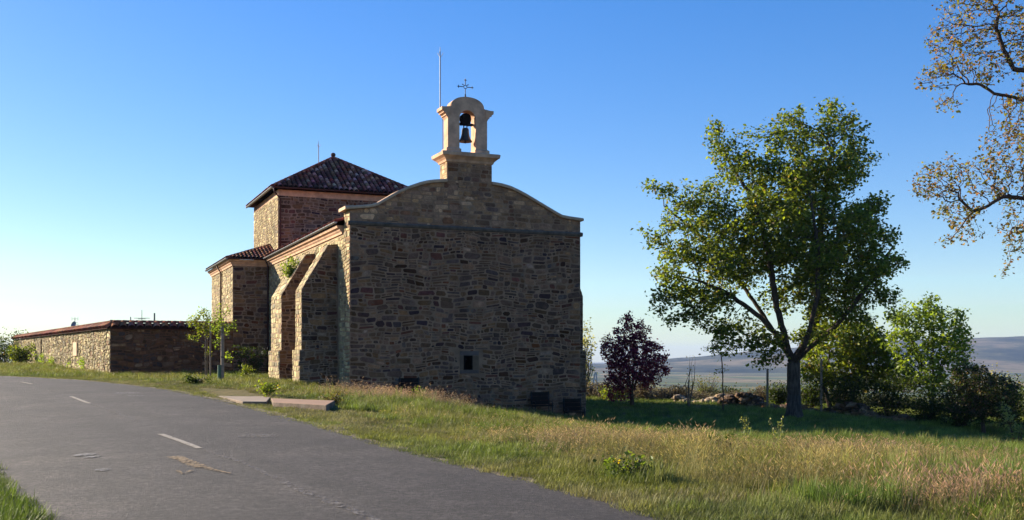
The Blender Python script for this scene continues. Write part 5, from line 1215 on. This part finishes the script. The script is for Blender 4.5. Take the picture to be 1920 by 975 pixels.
def footprint(x, y):
    dx, dy = x - OX, y - OY; s = dx * CU[0] + dy * CU[1]; t = -dx * CU[1] + dy * CU[0]
    m = (s > -.05) & (s < WF + .1) & (t > -.12) & (t < 34); m |= (s > -2.1) & (s < 0) & (t > 2.3) & (t < 4.1); m |= (s > -2.1) & (s < 0) & (t > 7.7) & (t < 11.1); m |= (s > -2.5) & (s < 1) & (t > TN); m |= (s > WF) & (s < WF + 1.6) & (t > 2.3) & (t < 4.1)
    for P_ in SLP: m |= inpoly(x, y, P_)
    return m
def samples(n, r0, r1, k, amax=R(33)):
    # density ~ r^-k per unit area
    u = rng.random(n); e = 2 - k; r = (r0 ** e + u * (r1 ** e - r0 ** e)) ** (1 / e); a = rng.uniform(-amax, amax, n); return r * np.sin(a), r * np.cos(a)
def zones(x, y):
    rd = roaddist(x, y) - HALF; r = np.hypot(x, y)
    n1 = fbm(x, y, .22, 4, 21); n2 = fbm(x, y, .6, 3, 31); n3 = fbm(x, y, .12, 3, 41)
    return rd, r, n1, n2, n3
GR = np.array((.095, .145, .024)); YG = np.array((.175, .182, .042)); ST_ = np.array((.24, .215, .11)); PK = np.array((.29, .215, .175)); OR = np.array((.21, .125, .052)); DG = np.array((.06, .12, .025))
def lerp(a, b, k): return a * (1 - k[:, None]) + b * k[:, None]
g1 = [tuft('green_tuft_a', 26, .30, .13, .0045, .45), tuft('green_tuft_b', 30, .24, .16, .004, .7), tuft('green_tuft_c', 22, .34, .10, .005, .3), tuft('green_tuft_d', 34, .2, .2, .0035, .9)]
g2 = [tuft('short_tuft_a', 34, .10, .16, .0035, 1.0), tuft('short_tuft_b', 30, .13, .14, .0035, .8)]
g3 = [tuft('seed_tuft_a', 16, .46, .14, .0022, .55, True), tuft('seed_tuft_b', 20, .40, .18, .0022, .75, True), tuft('seed_tuft_c', 12, .52, .10, .0022, .4, True)]
LUSH = [(at(1860, 14.5), 14.2, 2.2, 1.6), (at(1190, 14.8), 14.8, .8, 1.2), (at(1830, 30), 30, 3, 2.5), (at(1330, 36), 36, 4, 2), (at(1650, 38), 38, 7, 2.5), (at(1560, 12.5), 12.3, .9, .8), (at(690, 33), 33, 1.0, 1.2), (at(700, 29), 29, .8, 1.0)]
SEED = [(at(740, 43), 44, 4.5, 3.5), (at(1160, 23), 23, 2.6, 4), (at(1500, 20), 20, 6, 4), (at(1300, 17), 16, 3, 3), (at(1800, 22), 22, 5, 3), (at(1650, 13), 13, 2.5, 2), (at(620, 38), 41, 3, 2)]
def region(x, y, L):
    k = np.zeros(len(x))
    for (cx, cy, rx, ry) in L: k = np.maximum(k, np.clip(1.6 * (1 - ((x - cx) / rx) ** 2 - ((y - cy) / ry) ** 2), 0, 1))
    return k
def scatter(kind, n, r0, r1, k):
    x, y = samples(n, r0, r1, k); rd, r, n1, n2, n3 = zones(x, y); lu = region(x, y, LUSH); se = region(x, y, SEED) * sstep(.35, .6, fbm(x, y, .7, 3, 55)) * .8; cl_ = fbm(x, y, 1.4, 2, 66); right_ = sstep(2.2, 4.5, rd)
    ok = ~footprint(x, y)
    if kind == 'seed': ok &= ~((x < -4) & (y < 20))
    far = np.clip(r / 14, 1, 4) ** .35
    leftv = (x < -4) & (y < 20)
    if kind == 'green':
        prob = .5 + .5 * sstep(.42, .6, n1) ; prob = np.maximum(prob, lu) * (1 - .75 * region(x, y, SEED[:1])); prob = prob * (.12 + .88 * sstep(.5, 3.5, rd)); prob = np.where(leftv, 1, prob)
        ok &= (rd > .05) & (rng.random(n) < prob); h = .55 + .7 * right_ * (.5 + n2) + .45 * lu; h = np.where(leftv, .75, h); idx = rng.integers(0, 4, n)
        t = lerp(np.tile(GR * .7 + YG * .3, (n, 1)), YG, sstep(.66, .42, n1)); t = lerp(t, DG * 1.3, lu * .45); t = lerp(t, ST_ * .8, .45 * sstep(.5, .62, fbm(x, y, .9, 3, 91)))
        bh = ((y > 44) & (x > 3)); t = lerp(t, np.array((.17, .23, .045)), np.where(bh, .6, 0))
    elif kind == 'short':
        ok &= (rd > -.10) & (rng.random(n) < (1 - .35 * right_)); h = .7 + .8 * n2; idx = rng.integers(0, 2, n)
        t = lerp(np.tile(YG, (n, 1)), ST_, sstep(.40, .66, n2)); t = lerp(t, OR, .55 * sstep(.58, .72, n3) * sstep(1, 3, rd)); t = lerp(t, GR, .6 * sstep(.6, .75, n1))
    else:
        prob = .05 + .3 * sstep(.5, .68, n3); prob = np.maximum(prob, se) * sstep(1.6, 4, rd) * np.maximum(np.interp(r, [22, 34], [1, .3]), region(x, y, SEED[:1])); prob = prob * (1 - .8 * lu)
        ok &= (rng.random(n) < prob); h = .65 + .45 * n2 + .25 * se; idx = rng.integers(0, 3, n)
        t = lerp(np.tile(ST_, (n, 1)), PK, sstep(.35, .6, n1)); t = lerp(t, YG, .35 * (1 - se))
    h = h * np.maximum(np.interp(r, [13, 26], [1, .58]), .95 * region(x, y, SEED[:1]))
    t = lerp(t, np.array((.075, .12, .02)), np.where(leftv, .8, 0))
    x, y, h, idx, t, far = [q[ok] for q in (x, y, h, idx, t, far)]; z = tz(x, y) - .015; m = len(x)
    t = t * rng.uniform(.6, 1.45, (m, 1)) * (.6 + .8 * cl_[ok])[:, None]; hs = h * rng.uniform(.7, 1.3, m) * (.7 + .6 * cl_[ok]); ws = far * rng.uniform(.8, 1.25, m)
    rot = np.column_stack([rng.normal(0, .08, m), rng.normal(0, .08, m), rng.uniform(0, 6.28, m)]); scl = np.column_stack([ws, ws, hs * far ** .25])
    return np.column_stack([x, y, z]), rot, scl, idx, t
for (nm, kd, n, r0, r1, k, pr, lb) in (('meadow_grass', 'green', 100000, 8.5, 105, 1.25, g1, 'green and yellowing meadow grass over the whole verge and field'),
        ('short_grass', 'short', 90000, 8.5, 85, 1.3, g2, 'short dry yellow grass covering the verge next to the road'),
        ('seeding_grass', 'seed', 70000, 8.5, 95, 1.25, g3, 'tall pinkish straw coloured grass in seed in the foreground field')):
    P_, ro, sl2, ix, ti = scatter(kd, n, r0, r1, k); print(nm, len(P_)); gn_scatter(nm, P_, ro, sl2, ix, ti, pr, lb)
# scrub on the slope beyond the walls
def scrub_proto(name, seed):
    mb = MB(); st = np.random.default_rng(seed)
    for i in range(40):
        a = st.uniform(0, 6.28); h = st.uniform(.5, 1.1); l = st.uniform(.1, .6); q = (math.cos(a) * l, math.sin(a) * l, h); mb.tube([(q[0] * .2, q[1] * .2, 0), (q[0] * .5, q[1] * .5, h * .6), q], [.02, .014, .006], 3, cap=False, col=(.8, .7, .6))
    C = np.column_stack([st.normal(0, .35, 110), st.normal(0, .35, 110), st.uniform(.15, 1, 110)]); leaf_cloud(mb, C, .13, 2, .1, [((1, 1, .9), 1), ((.8, .85, .8), 1)])
    o = mb.build(name, M['blade'], recalc=False); COL.objects.unlink(o); return o
n = 1500; x = rng.uniform(-4, 62, n); y = rng.uniform(80, 104, n); ok = (x / y < .62) & ~footprint(x, y); x, y = x[ok], y[ok]; n = len(x)
tt = lerp(np.tile(np.array((.10, .115, .045)), (n, 1)), np.array((.19, .15, .10)), sstep(.4, .6, fbm(x, y, .15, 3, 77)))
gs = rng.uniform(.5, 1.25, n); o = gn_scatter('scrub', np.column_stack([x, y, tz(x, y)]), np.column_stack([np.zeros(n), np.zeros(n), rng.uniform(0, 6, n)]), np.column_stack([gs * 1.2, gs * 1.2, gs * rng.uniform(.6, 1.2, n)]), rng.integers(0, 2, n), tt, [scrub_proto('scrub_a', 1), scrub_proto('scrub_b', 2)], 'brown and green heath scrub on the slope behind the tumbled walls')
o['category'] = 'scrub'
# flowering stalk weeds in the foreground
def stalk(px, D, h, label, seed, pal=GREEN, yellow=False):
    x = at(px, D); z0 = gz(x, D); root = empty('stalk_weed', (x, D, z0), 0, label, 'weed'); mb = MB(); C = []; rs = np.random.default_rng(seed)
    for k in range(3):
        q = np.array((rs.normal(0, .09), rs.normal(0, .09), h * rs.uniform(.75, 1))); mb.tube([(0, 0, 0), q * .5, q], [.006, .005, .002], 5, cap=False)
        for f in np.linspace(.25, 1, 12): C.append(q * f)
    mb.build('stem', M['barkp'], root, recalc=False); ml = MB(); leaf_cloud(ml, np.array(C), .055, 3, .03, pal); ml.build('foliage', M['leaf'], root, recalc=False)
    if yellow:
        mf = MB(); leaf_cloud(mf, np.array([(0, 0, h), (.05, 0, h * .9)]), .03, 5, .012, [((.7, .5, .02), 1)], aspect=1); mf.build('flower', M['leaf'], root, recalc=False)
PALEW = [((.16, .19, .08), 3), ((.22, .24, .11), 2)]
stalk(1402, 25.5, .95, 'taller of two pale leafy stalks standing in the foreground field', 1, PALEW); stalk(1463, 25.5, .85, 'right hand pale leafy stalk of two in the foreground field', 2, PALEW)
stalk(1350, 20, .5, 'small dark dry stalk left of the two pale leafy stalks', 3, DARKG); stalk(1152, 14.6, .30, 'small weed with yellow flowers at the road edge', 4, BRIGHT, True)
simple_bush('broad_weed', 'lush broad leaved clump near the road edge at lower centre right', 'weed', 1185, 0, 14.6, .8, .35, 80, .07, DARKG + GREEN[:2], nl=4, stems=12)

# ---------------------------------------------------------------- air
def build_haze():
    mb = MB(); mb.box(-17000, 17000, -17000, 17000, -75, 190)
    o = mb.build('haze', []); o['kind'] = 'stuff'; tag(o, 'thin blue haze over the far plain and hills', 'haze')
    m = bpy.data.materials.new('haze_air'); m.use_nodes = True; nt = m.node_tree; nt.nodes.remove(nt.nodes['Principled BSDF'])
    v = nt.nodes.new('ShaderNodeVolumePrincipled'); v.inputs['Color'].default_value = (.40, .56, 1.0, 1); v.inputs['Density'].default_value = HAZE; v.inputs['Anisotropy'].default_value = 0.0
    nt.links.new(v.outputs[0], nt.nodes['Material Output'].inputs['Volume']); o.data.materials.append(m)
HAZE = 4.6e-5
build_haze()
